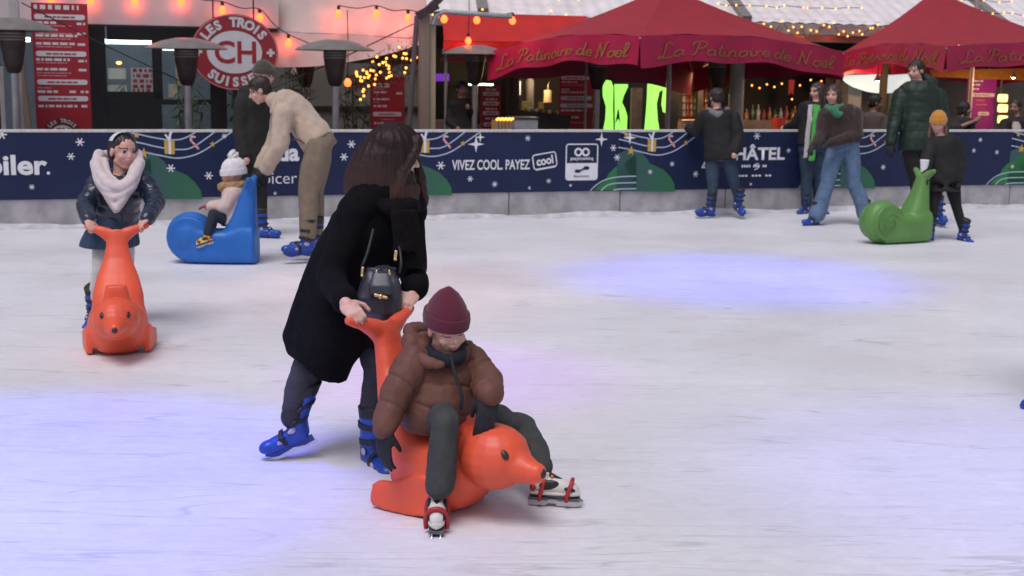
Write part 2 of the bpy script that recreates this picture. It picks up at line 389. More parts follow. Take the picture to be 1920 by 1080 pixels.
def art_left(t):       # the stave, stars, gift, cane and hill that open each banner
    ban = [c for c in C.objects if c.parent == t and c.name.startswith('banner')][0]
    def L_(pts): return cat2([loc(*p) for p in pts], 6)
    y0 = -.0325
    h = MB(); h.prism([loc(239, 372), loc(379, 373), loc(376, 357), loc(366, 342), loc(350, 328), loc(330, 319), loc(315, 314), loc(308, 303), loc(296, 293), loc(283, 285), loc(268, 284), loc(252, 288), loc(239, 293)], (0, -.0312, 0), X2, Y2, N2*.0012)
    h.build('hill', green, ban)
    m = MB()
    for pts in ([(239, 247), (262, 252), (290, 258), (320, 262), (345, 259), (372, 244)], [(239, 263), (265, 268), (300, 276), (335, 280), (362, 275), (405, 245)], [(239, 280), (265, 284), (300, 291), (330, 296), (358, 292), (385, 280), (437, 245)], [(286, 243), (305, 246), (325, 247), (345, 243)]):
        m.strip(L_(pts), .014, (0, y0, 0), X2, Y2, N2*.0012)
    m.build('wavy_line', pale, ban)
    for (x, y, r) in ((256, 254, .036), (269, 287, .062), (398, 270, .036)):
        MB().prism(star(loc(x, y), r, rot=.1), (0, y0-.002, 0), X2, Y2, N2*.001).build('star', gold, ban)
    gc = loc(318, 275); gf = MB().prism([(gc[0]-.055, gc[1]-.075), (gc[0]+.05, gc[1]-.08), (gc[0]+.052, gc[1]+.07), (gc[0]-.058, gc[1]+.07)], (0, y0-.0045, 0), X2, Y2, N2*.001).build('gift', gold, ban)
    rb = MB(); rb.prism([(gc[0]-.012, gc[1]-.078), (gc[0]+.014, gc[1]-.078), (gc[0]+.014, gc[1]+.07), (gc[0]-.012, gc[1]+.07)], (0, y0-.0065, 0), X2, Y2, N2*.001)
    rb.strip(cat2([(gc[0], gc[1]+.07), (gc[0]-.02, gc[1]+.1), (gc[0]-.045, gc[1]+.135)], 5), .02, (0, y0, 0), X2, Y2, N2*.009)
    rb.strip(cat2([(gc[0], gc[1]+.07), (gc[0]+.005, gc[1]+.12), (gc[0]+.02, gc[1]+.165)], 5), .026, (0, y0, 0), X2, Y2, N2*.010)
    rb.build('ribbon', white, ban)
    cc = loc(364, 270); cp = cat2([(cc[0]+.01, cc[1]+.075), (cc[0]-.025, cc[1]+.08), (cc[0]-.035, cc[1]+.045), (cc[0], cc[1]), (cc[0]+.045, cc[1]-.055)], 6)
    MB().strip(cp, .026, (0, y0, 0), X2, Y2, N2*.004).build('candy_cane', pink, ban)
    st = MB()
    for i in range(1, len(cp)-1, 4): st.strip([(cp[i][0]-.012, cp[i][1]+.006), (cp[i][0]+.012, cp[i][1]-.002)], .008, (0, y0, 0), X2, Y2, N2*.0052)
    st.build('stripe', white, ban)
    return ban
def art_right(ban):
    def L_(pts): return cat2([loc(x, y, 1) for x, y in pts], 6)
    h = MB(); h.prism([loc(1112, 356, 1), loc(1120, 348, 1), loc(1132, 339, 1), loc(1140, 325, 1), loc(1152, 313, 1), loc(1168, 307, 1), loc(1178, 297, 1), loc(1191, 290, 1), loc(1191, 355.5, 1)], (0, -.0312, 0), X2, Y2, N2*.0012)
    h.build('hill', green, ban)
    m = MB()
    for pts in ([(1105, 357), (1118, 345), (1135, 336), (1160, 331), (1191, 330)], [(1125, 357), (1137, 347), (1155, 343), (1191, 342)], [(1148, 356), (1160, 354), (1191, 353)]):
        m.strip(L_(pts), .013, (0, -.0325, 0), X2, Y2, N2*.0012)
    m.build('wavy_line', pale, ban)
def flakes(ban, k, pts):
    for x, y, r in pts: m = MB(); flake(m, loc(x, y, k), r, .034); m.build('snowflake', white, ban)
def btext(ban, k, s, x0, y0, x1, y1, bold=0., mat=white, shear=0):
    a = loc(x0, y1, k); b = loc(x1, y0, k)
    xm = loc((x0+x1)/2, y1, k)[1]; ym = loc((x0+x1)/2, y0, k)[1]
    return ftext('lettering', s, ym-xm, (a[0], -.0345, xm), X2, Y2, mat, ban, bold, b[0]-a[0], shear=shear)
B = []
labs = ['navy rink board lettered biler, left of the girl in the pale scarf', 'navy rink board with gift and green hill behind the man in the beige jacket',
        'navy rink board reading VIVEZ COOL. PAYEZ cool, right of the woman in black', 'navy rink board reading CHÂTEL behind the dark hooded skater',
        'navy rink board behind the man in the green parka', 'navy rink board at the far right end of the row']
for i, k in enumerate(range(-1, 5)):
    t = board(k, labs[i]); ban = art_left(t); art_right(ban); B.append((t, ban, k))
flakes(B[0][1], -1, [(4, 252, .05), (150, 266, .045), (133, 293, .04), (60, 350, .03)])
btext(B[0][1], -1, 'biler', -24, 290, 88, 328, .03); MB().prism(star(loc(91, 324, -1), .018, 8, .9), (0, -.0345, 0), X2, Y2, N2*.001).build('lettering', white, B[0][1])
flakes(B[1][1], 0, [(320, 315, .045), (391, 329, .045), (420, 255, .03), (658, 270, .045), (644, 294, .045), (515, 362, .02), (470, 300, .03)])
btext(B[1][1], 0, 'da', 520, 268, 560, 302, .035); btext(B[1][1], 0, 'oicer', 491, 324, 556, 344, -.008)
b3 = B[2][1]
btext(b3, 1, 'VIVEZ COOL. PAYEZ', 846, 299, 992, 318, .02)
flakes(b3, 1, [(825, 310, .05), (880, 335, .035), (926, 345, .035), (988, 259, .035), (1027, 339, .03), (1148, 277, .04), (1155, 295, .04), (1068, 347, .02), (991, 352, .02)])
for x, y, r in ((891, 270, .1), (899, 257, .06), (1126, 261, .085), (1179, 258, .085)): MB().prism(star(loc(x, y, 1), r, 4, .25), (0, -.0345, 0), X2, Y2, N2*.001).build('sparkle', white, b3)
# the tilted cool tag
ca = loc(1000, 318, 1); cax = V((cos(.16), 0, sin(.16))); cay = V((-sin(.16), 0, cos(.16)))
def ring2(mb, x0, x1, y0, y1, w, o, ax, ay, off, r=.03):
    pts = []
    for cx_, cy_, a0 in ((x1-r, y1-r, 0), (x0+r, y1-r, 90), (x0+r, y0+r, 180), (x1-r, y0+r, 270)):
        for a in range(0, 91, 30): pts.append((cx_+r*cos(R(a0+a)), cy_+r*sin(R(a0+a))))
    pts.append(pts[0]); pts.append(pts[1]); mb.strip(pts, w, o, ax, ay, off)
cm = MB(); ring2(cm, 0, .29, 0, .17, .014, (ca[0], -.033, ca[1]), cax, cay, N2*.0014)
cm.strip([(.02, -.004), (.27, -.004)], .02, (ca[0], -.033, ca[1]), cax, cay, N2*.0026); cm.build('tag_frame', white, b3)
ftext('lettering', 'cool', .105, V((ca[0], -.0345, ca[1]))+cax*.04+cay*.035, cax, cay, white, b3, .03, .21)
# the payment badge
pb0 = loc(1059, 337, 1); pb1 = loc(1119, 270, 1); bw = pb1[0]-pb0[0]; bh = pb1[1]-pb0[1]
pm = MB(); ring2(pm, 0, bw, 0, bh, .014, (pb0[0], -.033, pb0[1]), X2, Y2, N2*.0014); pm.build('badge_frame', white, b3)
def rrect(x0, x1, y0, y1, r, n=4):
    pts = []
    for cx_, cy_, a0 in ((x1-r, y1-r, 0), (x0+r, y1-r, 90), (x0+r, y0+r, 180), (x1-r, y0+r, 270)):
        for a in range(n+1): pts.append((cx_+r*cos(R(a0+90*a/n)), cy_+r*sin(R(a0+90*a/n))))
    return pts
MB().prism(rrect(0, bw, 0, bh*.47, .02), (pb0[0], -.0345, pb0[1]), X2, Y2, N2*.001).build('badge_panel', white, b3)
im = MB()
for sx_ in (-1, 1):
    im.strip([(bw/2+sx_*.047+.04*cos(a), bh*.78+.04*sin(a)) for a in np.linspace(0, 2*pi+.3, 20)], .024, (pb0[0], -.033, pb0[1]), X2, Y2, N2*.003)
im.build('emblem', white, b3)
ftext('lettering', 'payconiq', .05, (pb0[0]+bw*.14, -.0345, pb0[1]+bh*.53), X2, Y2, white, b3, .02, bw*.72)
bm_ = MB(); bm_.prism(rrect(bw*.28, bw*.46, bh*.2, bh*.29, .015), (pb0[0], -.037, pb0[1]), X2, Y2, N2*.001); bm_.prism(rrect(bw*.56, bw*.74, bh*.28, bh*.38, .015), (pb0[0], -.037, pb0[1]), X2, Y2, N2*.001)
bm_.strip([(bw*.42, bh*.24), (bw*.6, bh*.33)], .02, (pb0[0], -.0365, pb0[1]), X2, Y2, N2*.0025); bm_.build('emblem', navy, b3)
ftext('lettering', 'Bancontact', .03, (pb0[0]+bw*.25, -.037, pb0[1]+bh*.07), X2, Y2, navy, b3, .01, bw*.5)
b4 = B[3][1]
flakes(b4, 2, [(1417, 255, .045), (1302, 326, .04), (1258, 307, .03), (1476, 282, .03), (1405, 345, .02), (1217, 322, .03)])
btext(b4, 2, 'CHÂTEL', 1352, 270, 1470, 300, .03); btext(b4, 2, 'L', 1312, 291, 1331, 315, .0, shear=.4)
lm = MB()
for (x0, x1, y, w) in ((1388, 1436, 311, .03), (1375, 1445, 329, .022)):
    a = loc(x0, y, 2); b = loc(x1, y, 2); n = 11
    for q in range(n):
        if q in (4, 8): continue
        s0 = a[0]+(b[0]-a[0])*q/n; lm.strip([(s0, a[1]), (s0+(b[0]-a[0])/n*.72, b[1])], w, (0, -.033, 0), X2, Y2, N2*.0015)
lm.strip(cat2([loc(1420, 306, 2), loc(1412, 309, 2), loc(1420, 313, 2), loc(1412, 318, 2)], 5), .012, (0, -.033, 0), X2, Y2, N2*.003)
lm.build('lettering', white, b4)
flakes(B[4][1], 3, [(1653, 313, .035), (1607, 302, .035), (1835, 262, .03), (1823, 282, .03), (1866, 285, .03), (1690, 275, .03)])
flakes(B[5][1], 4, [(1895, 312, .03)])

# scraped snow banked along the foot of the boards
rs = random.Random(21); vs, fs = [], []; n = 420
for k in range(n+1):
    s_ = -9+26*k/n; w_ = .16+.05*sin(k*.31)+.04*sin(k*.13+1)+rs.uniform(-.015, .015); h_ = .045+.015*sin(k*.23+2)+rs.uniform(-.006, .006)
    for u, v in ((0.0, 1.0), (.12, .95), (.3, .7), (.55, .34), (.8, .1), (1, -.05)): vs.append(WP(s_, h_*v+(rs.uniform(-.004, .004) if 0 < u < 1 else 0), .0135+w_*u))
for k in range(n):
    for j in range(5): q = k*6+j; fs.append((q, q+1, q+7, q+6))
o = MB().add(vs, fs).build('snow_ridge', M('scraped_snow', (.50, .50, .54), .85, .2, 8, .6, 60), sm=180); tag(o, kind='stuff', label='low ridge of scraped snow along the foot of the rink boards', cat='snow')

# ================================================================ behind the boards
WA = math.atan2(WD.y, WD.x); WB = -WN
def pl(x, y, off):          # picture -> (along, height) in the upright plane off metres behind the boards
    d = ray(x, y); t = (W0+WB*off-CAMP).dot(WN)/d.dot(WN); p = CAMP+d*t; return (p-W0).dot(WD), p.z
def WQ(s, z, off): return W0+WD*s+WB*off+UZ*z
class Bk:                   # a thing whose local x runs along the boards, y away from the rink
    def __init__(s, name, label, cat, px, off, group=None, py=200):
        s.s0, _ = pl(px, py, off); s.off = off; s.t = thing(name, label, cat, WQ(s.s0, 0, off), WA, group)
    def p(s, x, y, off=None): a, z = pl(x, y, s.off if off is None else off); return V((a-s.s0, (0 if off is None else off-s.off), z))
    def box(s, mb, x0, x1, y0, y1, off=None, dep=.05, ground=False):
        o = s.off if off is None else off; ym, xm = (y0+y1)/2, (x0+x1)/2
        a, b = s.p(x0, ym, o), s.p(x1, ym, o); zt, zb = s.p(xm, y0, o).z, s.p(xm, y1, o).z
        if ground: zb = .01
        mb.box((a.x, a.y, zb), (b.x, a.y+dep, zt)); return (a.x, b.x, zb, zt, a.y)
MB().add([tuple(WQ(-60, .006, .05)), tuple(WQ(60, .006, .05)), tuple(WQ(60, .006, 60)), tuple(WQ(-60, .006, 60))], [(0, 1, 2, 3)]).build('pavement', M('paving', (.10, .095, .09), .8, .3, 2, .3, 20))
tag(bpy.data.objects['pavement'], kind='structure')
redp = M('menu_red', (.36, .012, .025), .45, .1, 3); whitep = M('menu_white', (.66, .64, .66), .5, .05)
black = M('black_frame', (.018, .019, .021), .5, .15, 10); dark = M('dark_timber', (.03, .022, .018), .7, .3, 6, .3, 30)
wood = M('weathered_wood', (.22, .155, .12), .75, .25, 4, .4, 30, stretch=(1, 1, .12)); woodl = M('pale_wood', (.36, .27, .18), .7, .25, 5, .3, 30, stretch=(1, 1, .15))
cream = M('cream_canvas', (.52, .45, .42), .8, .1, 3, .2, 12); galv = M('galvanised_steel', (.34, .34, .35), .45, .15, 12, metal=.5)
whitewood = M('white_painted_wood', (.45, .42, .42), .7, .15, 6)
# --- patio heaters
capm = M('heater_cap', (.24, .22, .205), .4, .15, 8, metal=.4); burn = M('heater_burner', (.055, .036, .035), .5, .3, 15, metal=.3); polem = M('heater_pole', (.42, .40, .42), .35, .1, 10, metal=.6)
def heater():
    t = thing('patio_heater', 'x', 'patio heater', (0, 0, 0), 0, 'patio heaters behind the boards')
    MB().lathe([(.0, 2.06), (.12, 2.055), (.28, 2.02), (.42, 1.965), (.475, 1.935), (.476, 1.925), (.41, 1.945), (.27, 1.99), (.1, 2.02), (.0, 2.02)], 36).build('reflector', capm, t, sm=40)
    b = MB(); b.lathe([(.135, 1.96), (.14, 1.93), (.135, 1.80), (.10, 1.60), (.075, 1.52), (.05, 1.50)], 24); bo = b.build('burner', burn, t, sm=40)
    for k in range(3): MB().lathe([(.139, 1.83+.03*k), (.143, 1.835+.03*k), (.143, 1.845+.03*k), (.139, 1.85+.03*k)], 24).build('mesh_ring', capm, bo, sm=40)
    MB().lathe([(.042, .75), (.042, 1.5), (.05, 1.505), (.05, 1.53)], 16).build('pole', polem, t, sm=40)
    MB().lathe([(.20, .06), (.20, .62), (.17, .72), (.05, .76)], 24).build('cylinder_housing', polem, t, sm=40)
    MB().lathe([(.26, .008), (.26, .05), (.24, .06), (.01, .06)], 24).build('base_plate', black, t, sm=40)
    return t
h0_ = heater()
for i, (x, ycap, off, lab) in enumerate(((22, 44, .9, 'patio heater at the far left, cut by the frame edge'), (349, 80, 1.3, 'patio heater in front of the round red sign'), (572, 97, 3.6, 'patio heater half hidden behind its twin, left of the garland'),
        (628, 83, 1.2, 'patio heater with wide cap in front of the cream awning'), (891, 92, 3.4, 'patio heater under the red awning right of the timber post'), (1121, 104, 3.2, 'patio heater under the left side of the large red umbrella'), (1346, 106, 3.6, 'patio heater behind the skater with grey hood'))):
    o = h0_ if i == 0 else copy_tree(h0_); s_, z_ = pl(x, ycap, off); o.location = WQ(s_, 0, off); o['label'] = lab
    k = z_/2.0; o.scale = (1, 1, k)
# --- menu boards
def scrib(mb, x0, x1, z, h, y, rs, gap=.25):      # a line of small illegible print
    x = x0
    while x < x1-.01:
        w = rs.uniform(.02, .09); w = min(w, x1-x); mb.add([(x, y, z), (x+w, y, z), (x+w, y, z+h), (x, y, z+h)], [(0, 1, 2, 3)]); x += w+h*.6
def menu(px0, px1, py0, off, label, rows, mat=redp, bars=(), seed=1, split=False):
    b = Bk('menu_board', label, 'menu board', (px0+px1)/2, off, 'menu boards of the market stalls'); mb = MB()
    x0, x1, zb, zt, y = b.box(mb, px0, px1, py0, 240, dep=.04, ground=True); mb.build('panel', mat, b.t, bevel=.004)
    rs = random.Random(seed); w = x1-x0; pn = [c for c in C.objects if c.parent == b.t][0]
    for kind, yy, a, c in rows:
        z = b.p((px0+px1)/2, yy).z; X0, X1 = x0+w*a, x0+w*c
        if kind == 'bar':
            MB().prism(rrect(X0, X1, z-.03, z+.03, .025), (0, -.001, 0), X2, Y2, V((0, -.003, 0))).build('heading_bar', whitep, pn)
            m = MB(); scrib(m, X0+(X1-X0)*.2, X0+(X1-X0)*.8, z-.010, .018, -.006, rs); m.build('printed_line', mat, pn)
        else:
            h = {'big': .05, 'mid': .028, 'small': .014}[kind]
            m = MB(); scrib(m, X0, X1, z-h/2, h, -.002, rs); m.build('printed_line', whitep if kind != 'small' else pink, pn)
    return b, pn, (x0, x1, zb, zt)
rows = [('big', 14, .05, .9), ('bar', 32, .05, .95)]
for y in (43, 57, 67): rows += [('mid', y, .06, .45 if y != 67 else .8), ('small', y+6, .06, .7)]
rows += [('mid', 44, .8, .95), ('mid', 63, .8, .95), ('mid', 82, .06, .75), ('small', 88, .06, .7), ('mid', 83, .8, .95), ('bar', 101, .05, .95), ('mid', 112, .05, .65), ('small', 118, .05, .6), ('mid', 114, .8, .95), ('mid', 130, .05, .62), ('small', 137, .05, .68), ('small', 142, .05, .6), ('mid', 131, .8, .95),
         ('bar', 154, .05, .95), ('small', 165, .05, .3), ('mid', 172, .05, .45), ('mid', 172, .62, .75), ('mid', 172, .82, .96), ('bar', 185, .05, .95), ('mid', 199, .05, .75), ('mid', 199, .82, .96)]
bm1, pn1, ext1 = menu(63, 168, 6, 1.7, 'tall red menu board with white headings at the left of the stalls', rows, seed=3)
c = bm1.p(117, 246); r_ = .185
MB().prism([(r_*1.12*cos(a), r_*sin(a)) for a in np.linspace(0, 2*pi, 40)[:-1]], (c.x, -.001, c.z-.03), X2, Y2, V((0, -.002, 0))).build('emblem', M('emblem_dark_red', (.16, .01, .015), .5, .1), pn1)
MB().prism([(r_*.72*cos(a), r_*.60*sin(a)) for a in np.linspace(0, 2*pi, 40)[:-1]], (c.x, -.004, c.z-.04), X2, Y2, V((0, -.002, 0))).build('emblem', whitep, pn1)
ftext('lettering', 'CH', .13, (c.x, -.008, c.z-.09), X2, Y2, redp, pn1, .03, .17, True)
def arctext(s, cx, cz, rx, rz, a0, a1, h, mat, parent, y, flip=False, bold=.04):
    ms = []
    for i, ch in enumerate(s):
        if ch == ' ': continue
        a = R(a0+(a1-a0)*i/(len(s)-1)); me, w_ = textmesh(ch, h, bold)
        if ch == 'I': pass
        tx = V((-rx*sin(a), rz*cos(a))).normalized()*(1 if flip else -1); nx = V((-tx.y, tx.x))
        ax_ = V((tx.x, 0, tx.y)); ay_ = V((nx.x, 0, nx.y)); o_ = V((cx+rx*cos(a), y, cz+rz*sin(a)))-ax_*w_/2-ay_*h/2
        me.transform(mat3(o_, ax_, ay_, ax_.cross(ay_))); ms.append(me)
    return put('lettering', join(ms, 'lettering'), mat, parent)
arctext('LES TROIS', c.x, c.z-.03, r_*.95, r_*.83, 142, 38, .045, whitep, pn1, -.006)
rows2 = [('bar', 160, .08, .55), ('small', 167, .08, .4), ('mid', 173, .1, .5), ('mid', 186, .08, .55), ('mid', 175, .75, .95), ('small', 192, .08, .3), ('mid', 199, .08, .5), ('bar', 214, .06, .9), ('small', 224, .3, .7), ('mid', 231, .1, .4)]
menu(695, 759, 143, 3.2, 'red menu board between the garland and the timber post', rows2, seed=5)
menu(903, 939, 162, 4.6, 'narrow red menu board under the red awning', [('mid', 168, .2, .8), ('bar', 176, .06, .9), ('mid', 186, .2, .8), ('bar', 194, .06, .9), ('mid', 204, .2, .8), ('bar', 212, .06, .9), ('mid', 222, .2, .8), ('bar', 233, .1, .9)], seed=6)
menu(1049, 1112, 141, 4.0, 'red menu board under the large umbrella, left of the lime panel', [('bar', 146, .03, .85), ('mid', 154, .05, .5), ('small', 160, .05, .8), ('mid', 168, .05, .3), ('mid', 173, .05, .8), ('bar', 184, .03, .95), ('small', 191, .05, .8), ('bar', 198, .03, .98), ('mid', 207, .05, .7), ('mid', 220, .05, .6), ('small', 230, .05, .8)], seed=7)
menu(1814, 1866, 148, 4.5, 'purple menu board under the right umbrella', [('mid', 152, .05, .5), ('mid', 159, .08, .45), ('mid', 167, .05, .4), ('bar', 178, .02, .95), ('small', 188, .3, .6), ('small', 196, .3, .7), ('bar', 213, .4, .8)], M('menu_purple', (.28, .012, .27), .5, .1), seed=8)
# --- glazed kiosk on the left
b = Bk('glazed_kiosk', 'dark framed glass kiosk with white fascia behind the tall red menu board', 'kiosk', 300, 3.0)
m = MB(); b.box(m, -120, 1, 60, 240, dep=.1, ground=True); b.box(m, 168, 200, 48, 240, dep=.1, ground=True); b.box(m, 200, 350, 48, 76, dep=.1); b.box(m, 350, 470, 48, 118, dep=.1); b.box(m, 395, 425, 118, 240, dep=.1, ground=True); b.box(m, 200, 395, 186, 196, dep=.1); b.box(m, 286, 304, 76, 186, dep=.1); b.box(m, 200, 304, 172, 186, dep=.12); b.box(m, 200, 304, 196, 240, dep=.08, ground=True); b.box(m, 470, 482, 118, 240, dep=.1, ground=True); m.build('frame', black, b.t, bevel=.004)
m = MB(); b.box(m, -130, 522, -60, 46, off=2.55, dep=.12); fa = m.build('fascia', M('fascia_white', (.56, .52, .52), .6, .12, 2), b.t, bevel=.005)
m = MB(); b.box(m, -130, 522, 46, 49, off=2.54, dep=.14); m.build('fascia_trim', black, b.t)
m = MB(); b.box(m, -130, 482, 40, 240, off=5.2, dep=.1, ground=True); m.build('back_wall', M('kiosk_wall', (.10, .13, .16), .7, .2, 2), b.t)
glass = M('window_glass', (.8, .85, .85), .05, 0, trans=.95, spec=.5)
for x0, x1, y0, y1 in ((200, 286, 76, 172), (304, 350, 76, 186), (350, 395, 118, 186), (304, 395, 196, 238), (425, 470, 118, 238)):
    m = MB(); b.box(m, x0, x1, y0, y1, off=3.04, dep=.012); m.build('pane', glass, b.t)
tube_e = E('tube_lamp_white', (.75, .95, 1), 5)
m = MB(); b.box(m, 150, 300, 74, 82, off=4.4, dep=.06); m.build('tube_lamp', tube_e, b.t); m = MB(); b.box(m, 305, 345, 84, 94, off=4.4, dep=.06); m.build('tube_lamp', tube_e, b.t); m = MB(); b.box(m, 30, 56, 70, 78, off=4.4, dep=.06); m.build('tube_lamp', tube_e, b.t)
m = MB(); b.box(m, 203, 236, 128, 148, off=4.5, dep=.3); b.box(m, 203, 238, 160, 175, off=4.4, dep=.3); m.build('counter', M('reflection_teal', (.55, .62, .56), .5, .1), b.t)  # pale boxes added to stand for bright reflections in the window
m = MB(); b.box(m, 246, 288, 127, 178, off=4.2, dep=.03); ps = m.build('reflection_board', whitep, b.t)  # white board added behind the pane to imitate a reflection
rs = random.Random(9); m = MB()
for z_ in (132, 142, 152, 162, 170):
    q0 = b.p(249, z_, 4.2); q1 = b.p(285, z_, 4.2); scrib(m, q0.x, q1.x, q0.z-.02, .045, q0.y-.003, rs)
m.build('printed_line', redp, ps)  # red marks belonging to the imitated reflection
m = MB(); b.box(m, 316, 334, 158, 182, off=4.2, dep=.05); b.box(m, 330, 342, 120, 160, off=4.4, dep=.04); m.build('reflection_board', M('reflection_cream', (.6, .55, .4), .6, .1), b.t)  # cream slabs added as further bright patches of reflection
MB().ell(b.p(223, 118, 4.3), V((.035, 0, 0)), V((0, .03, 0)), V((0, 0, .02))).build('ceiling_spot', E('spot_amber', (1, .4, .1), 6), b.t, sm=60)
# posts at the far left
for (x0, x1, y0, off, nmx, lab, mt, lean) in ((20, 40, -10, 1.5, 'white_post', 'pale upright post beside the far left heater', whitewood, 0), (0, 9, 125, 1.4, 'white_post', 'white post at the very left edge of the picture', whitewood, 0), (42, 54, 60, 2.2, 'timber_post', 'thin slanting timber post left of the tall red menu', wood, .07)):
    b = Bk(nmx, lab, 'post', (x0+x1)/2, off); m = MB(); b.box(m, x0, x1, y0, 240, dep=.1, ground=True)
    if lean: m.v = [(v[0]-(v[2]-1)*lean, v[1], v[2]) for v in m.v]
    m.build('shaft', mt, b.t, bevel=.006)
    m = MB(); a0 = b.p((x0+x1)/2, 238); m.box((a0.x-.12, -.06, .006), (a0.x+.12, .16, .03)); m.build('foot', black, b.t)
# --- round sign
b = Bk('round_sign', 'round red and white LES TROIS SUISSES sign with CH in the middle', 'sign', 440, 2.3); c = b.p(440, 98)
rx = (pl(522, 98, 2.3)[0]-pl(358, 98, 2.3)[0])/2; rz = (pl(440, 27, 2.3)[1]-pl(440, 170, 2.3)[1])/2
def ell_(a, b_, n=56): return [(a*cos(t_), b_*sin(t_)) for t_ in np.linspace(0, 2*pi, n+1)[:-1]]
dsk = MB().prism(ell_(rx, rz), (c.x, 0, c.z), X2, Y2, V((0, .05, 0))).build('disc', M('sign_red', (.30, .02, .03), .45, .08), b.t)
m = MB(); m.strip([(rx*.975*cos(t_), rz*.975*sin(t_)) for t_ in np.linspace(0, 2*pi+.05, 60)], .012, (c.x, 0, c.z), X2, Y2, V((0, -.003, 0))); m.build('rim_line', pink, dsk)
MB().prism(ell_(rx*.63, rz*.56), (c.x, -.001, c.z), X2, Y2, V((0, -.004, 0))).build('centre_disc', whitep, dsk)
ftext('lettering', 'CH', rz*.60, (c.x+.01, -.008, c.z-rz*.30), X2, Y2, redp, dsk, .02, rx*.95, True)
arctext('LES TROIS', c.x, c.z, rx*.79, rz*.79, 146, 36, .125, whitep, dsk, -.004, bold=.05); arctext('SUISSES', c.x, c.z, rx*.78, rz*.78, 228, 314, .125, whitep, dsk, -.004, True, .05)
for sx_ in (-1, 1):
    m = MB(); m.prism([(-.05, -.017), (-.017, -.017), (-.017, -.05), (.017, -.05), (.017, -.017), (.05, -.017), (.05, .017), (.017, .017), (.017, .05), (-.017, .05), (-.017, .017), (-.05, .017)], (c.x+sx_*rx*.83, -.001, c.z-.0), X2, Y2, V((0, -.004, 0))); m.build('cross', whitep, dsk)
m = MB()
for x_ in (-.25, .25): m.cone((c.x+x_, .06, c.z+rz*.6), .01, (c.x+x_, .06, c.z+1.5), .01, 8)
m.build('hanger', black, b.t)
m = MB().bar((c.x, .08, .01), (c.x, .08, c.z+.2), .07, .05).build('stand', black, b.t)
# --- cream awning with hanging front
b = Bk('canvas_awning', 'cream canvas awning with hanging front behind the patio heaters', 'awning', 660, 2.6)
def sheet(b, top, bot, off0, off1, nx=16, nz=6, sag=.02, th=.012):
    m = MB(); vs = []; fs = []
    tp, bt = catmull([V((*t_, 0)) for t_ in top], nx//(len(top)-1)), catmull([V((*t_, 0)) for t_ in bot], nx//(len(bot)-1)); n = min(len(tp), len(bot) and len(bt))
    for side in (0, 1):
        for k in range(n):
            for j in range(nz+1):
                u = j/nz; x = tp[k].x*(1-u)+bt[k].x*u; y = tp[k].y*(1-u)+bt[k].y*u; o_ = off0*(1-u)+off1*u
                p = b.p(x, y, o_); vs.append(p+V((0, side*th+sag*sin(k*.9)*u+sag*.6*sin(k*2.3+j), 0)))
    N_ = n*(nz+1)
    for k in range(n-1):
        for j in range(nz): a = k*(nz+1)+j; fs += [(a, a+1, a+nz+2, a+nz+1), (N_+a, N_+a+nz+1, N_+a+nz+2, N_+a+1)]
    m.add(vs, fs); return m
sheet(b, [(500, -30), (650, -30), (800, -30)], [(505, 60), (650, 64), (800, 74)], 2.9, 2.6).build('canvas_top', cream, b.t, sm=60)
sheet(b, [(505, 61), (650, 65), (800, 75)], [(505, 126), (580, 125), (650, 117), (720, 103), (795, 82)], 2.58, 2.5).build('hanging_front', M('cream_canvas_pink', (.55, .45, .42), .8, .1, 3, .2, 12), b.t, sm=60)
m = MB(); m.tube([b.p(500, 60, 2.62), b.p(800, 73, 2.62)], .025); m.build('front_bar', galv, b.t)
# --- timber post with gutter
b = Bk('timber_post', 'square timber post with steel gutter bracket between the stalls', 'post', 803, .9); m = MB(); b.box(m, 789, 806, 28, 240, dep=.13, ground=True); m.build('shaft', wood, b.t, bevel=.006); m = MB(); b.box(m, 806, 817, 45, 240, off=.93, dep=.1, ground=True); m.build('pale_side', woodl, b.t, bevel=.004)
m = MB(); m.bar(b.p(782, 30), b.p(820, 10), .09, .09); m.bar(b.p(800, 20), b.p(830, -8), .10, .08); m.build('bracket', burn, b.t, bevel=.004); m = MB(); m.tube([b.p(812, 46), b.p(816, 30), b.p(832, 22), b.p(960, 31)], .03); m.build('gutter', galv, b.t, sm=60)
b = Bk('tent_pole', 'thin dark leaning pole just left of the timber post', 'pole', 775, 1.6); m = MB(); p0, p1 = b.p(782, 30), b.p(767, 240); p1 = p0+(p1-p0)*(p0.z-.01)/(p0.z-p1.z); m.tube([p0, p1], .035); m.build('shaft', M('dark_steel', (.10, .09, .095), .5, .15), b.t, sm=60); MB().ell(p1, V((.08, 0, 0)), V((0, .08, 0)), V((0, 0, .03))).build('foot', black, b.t, sm=60)
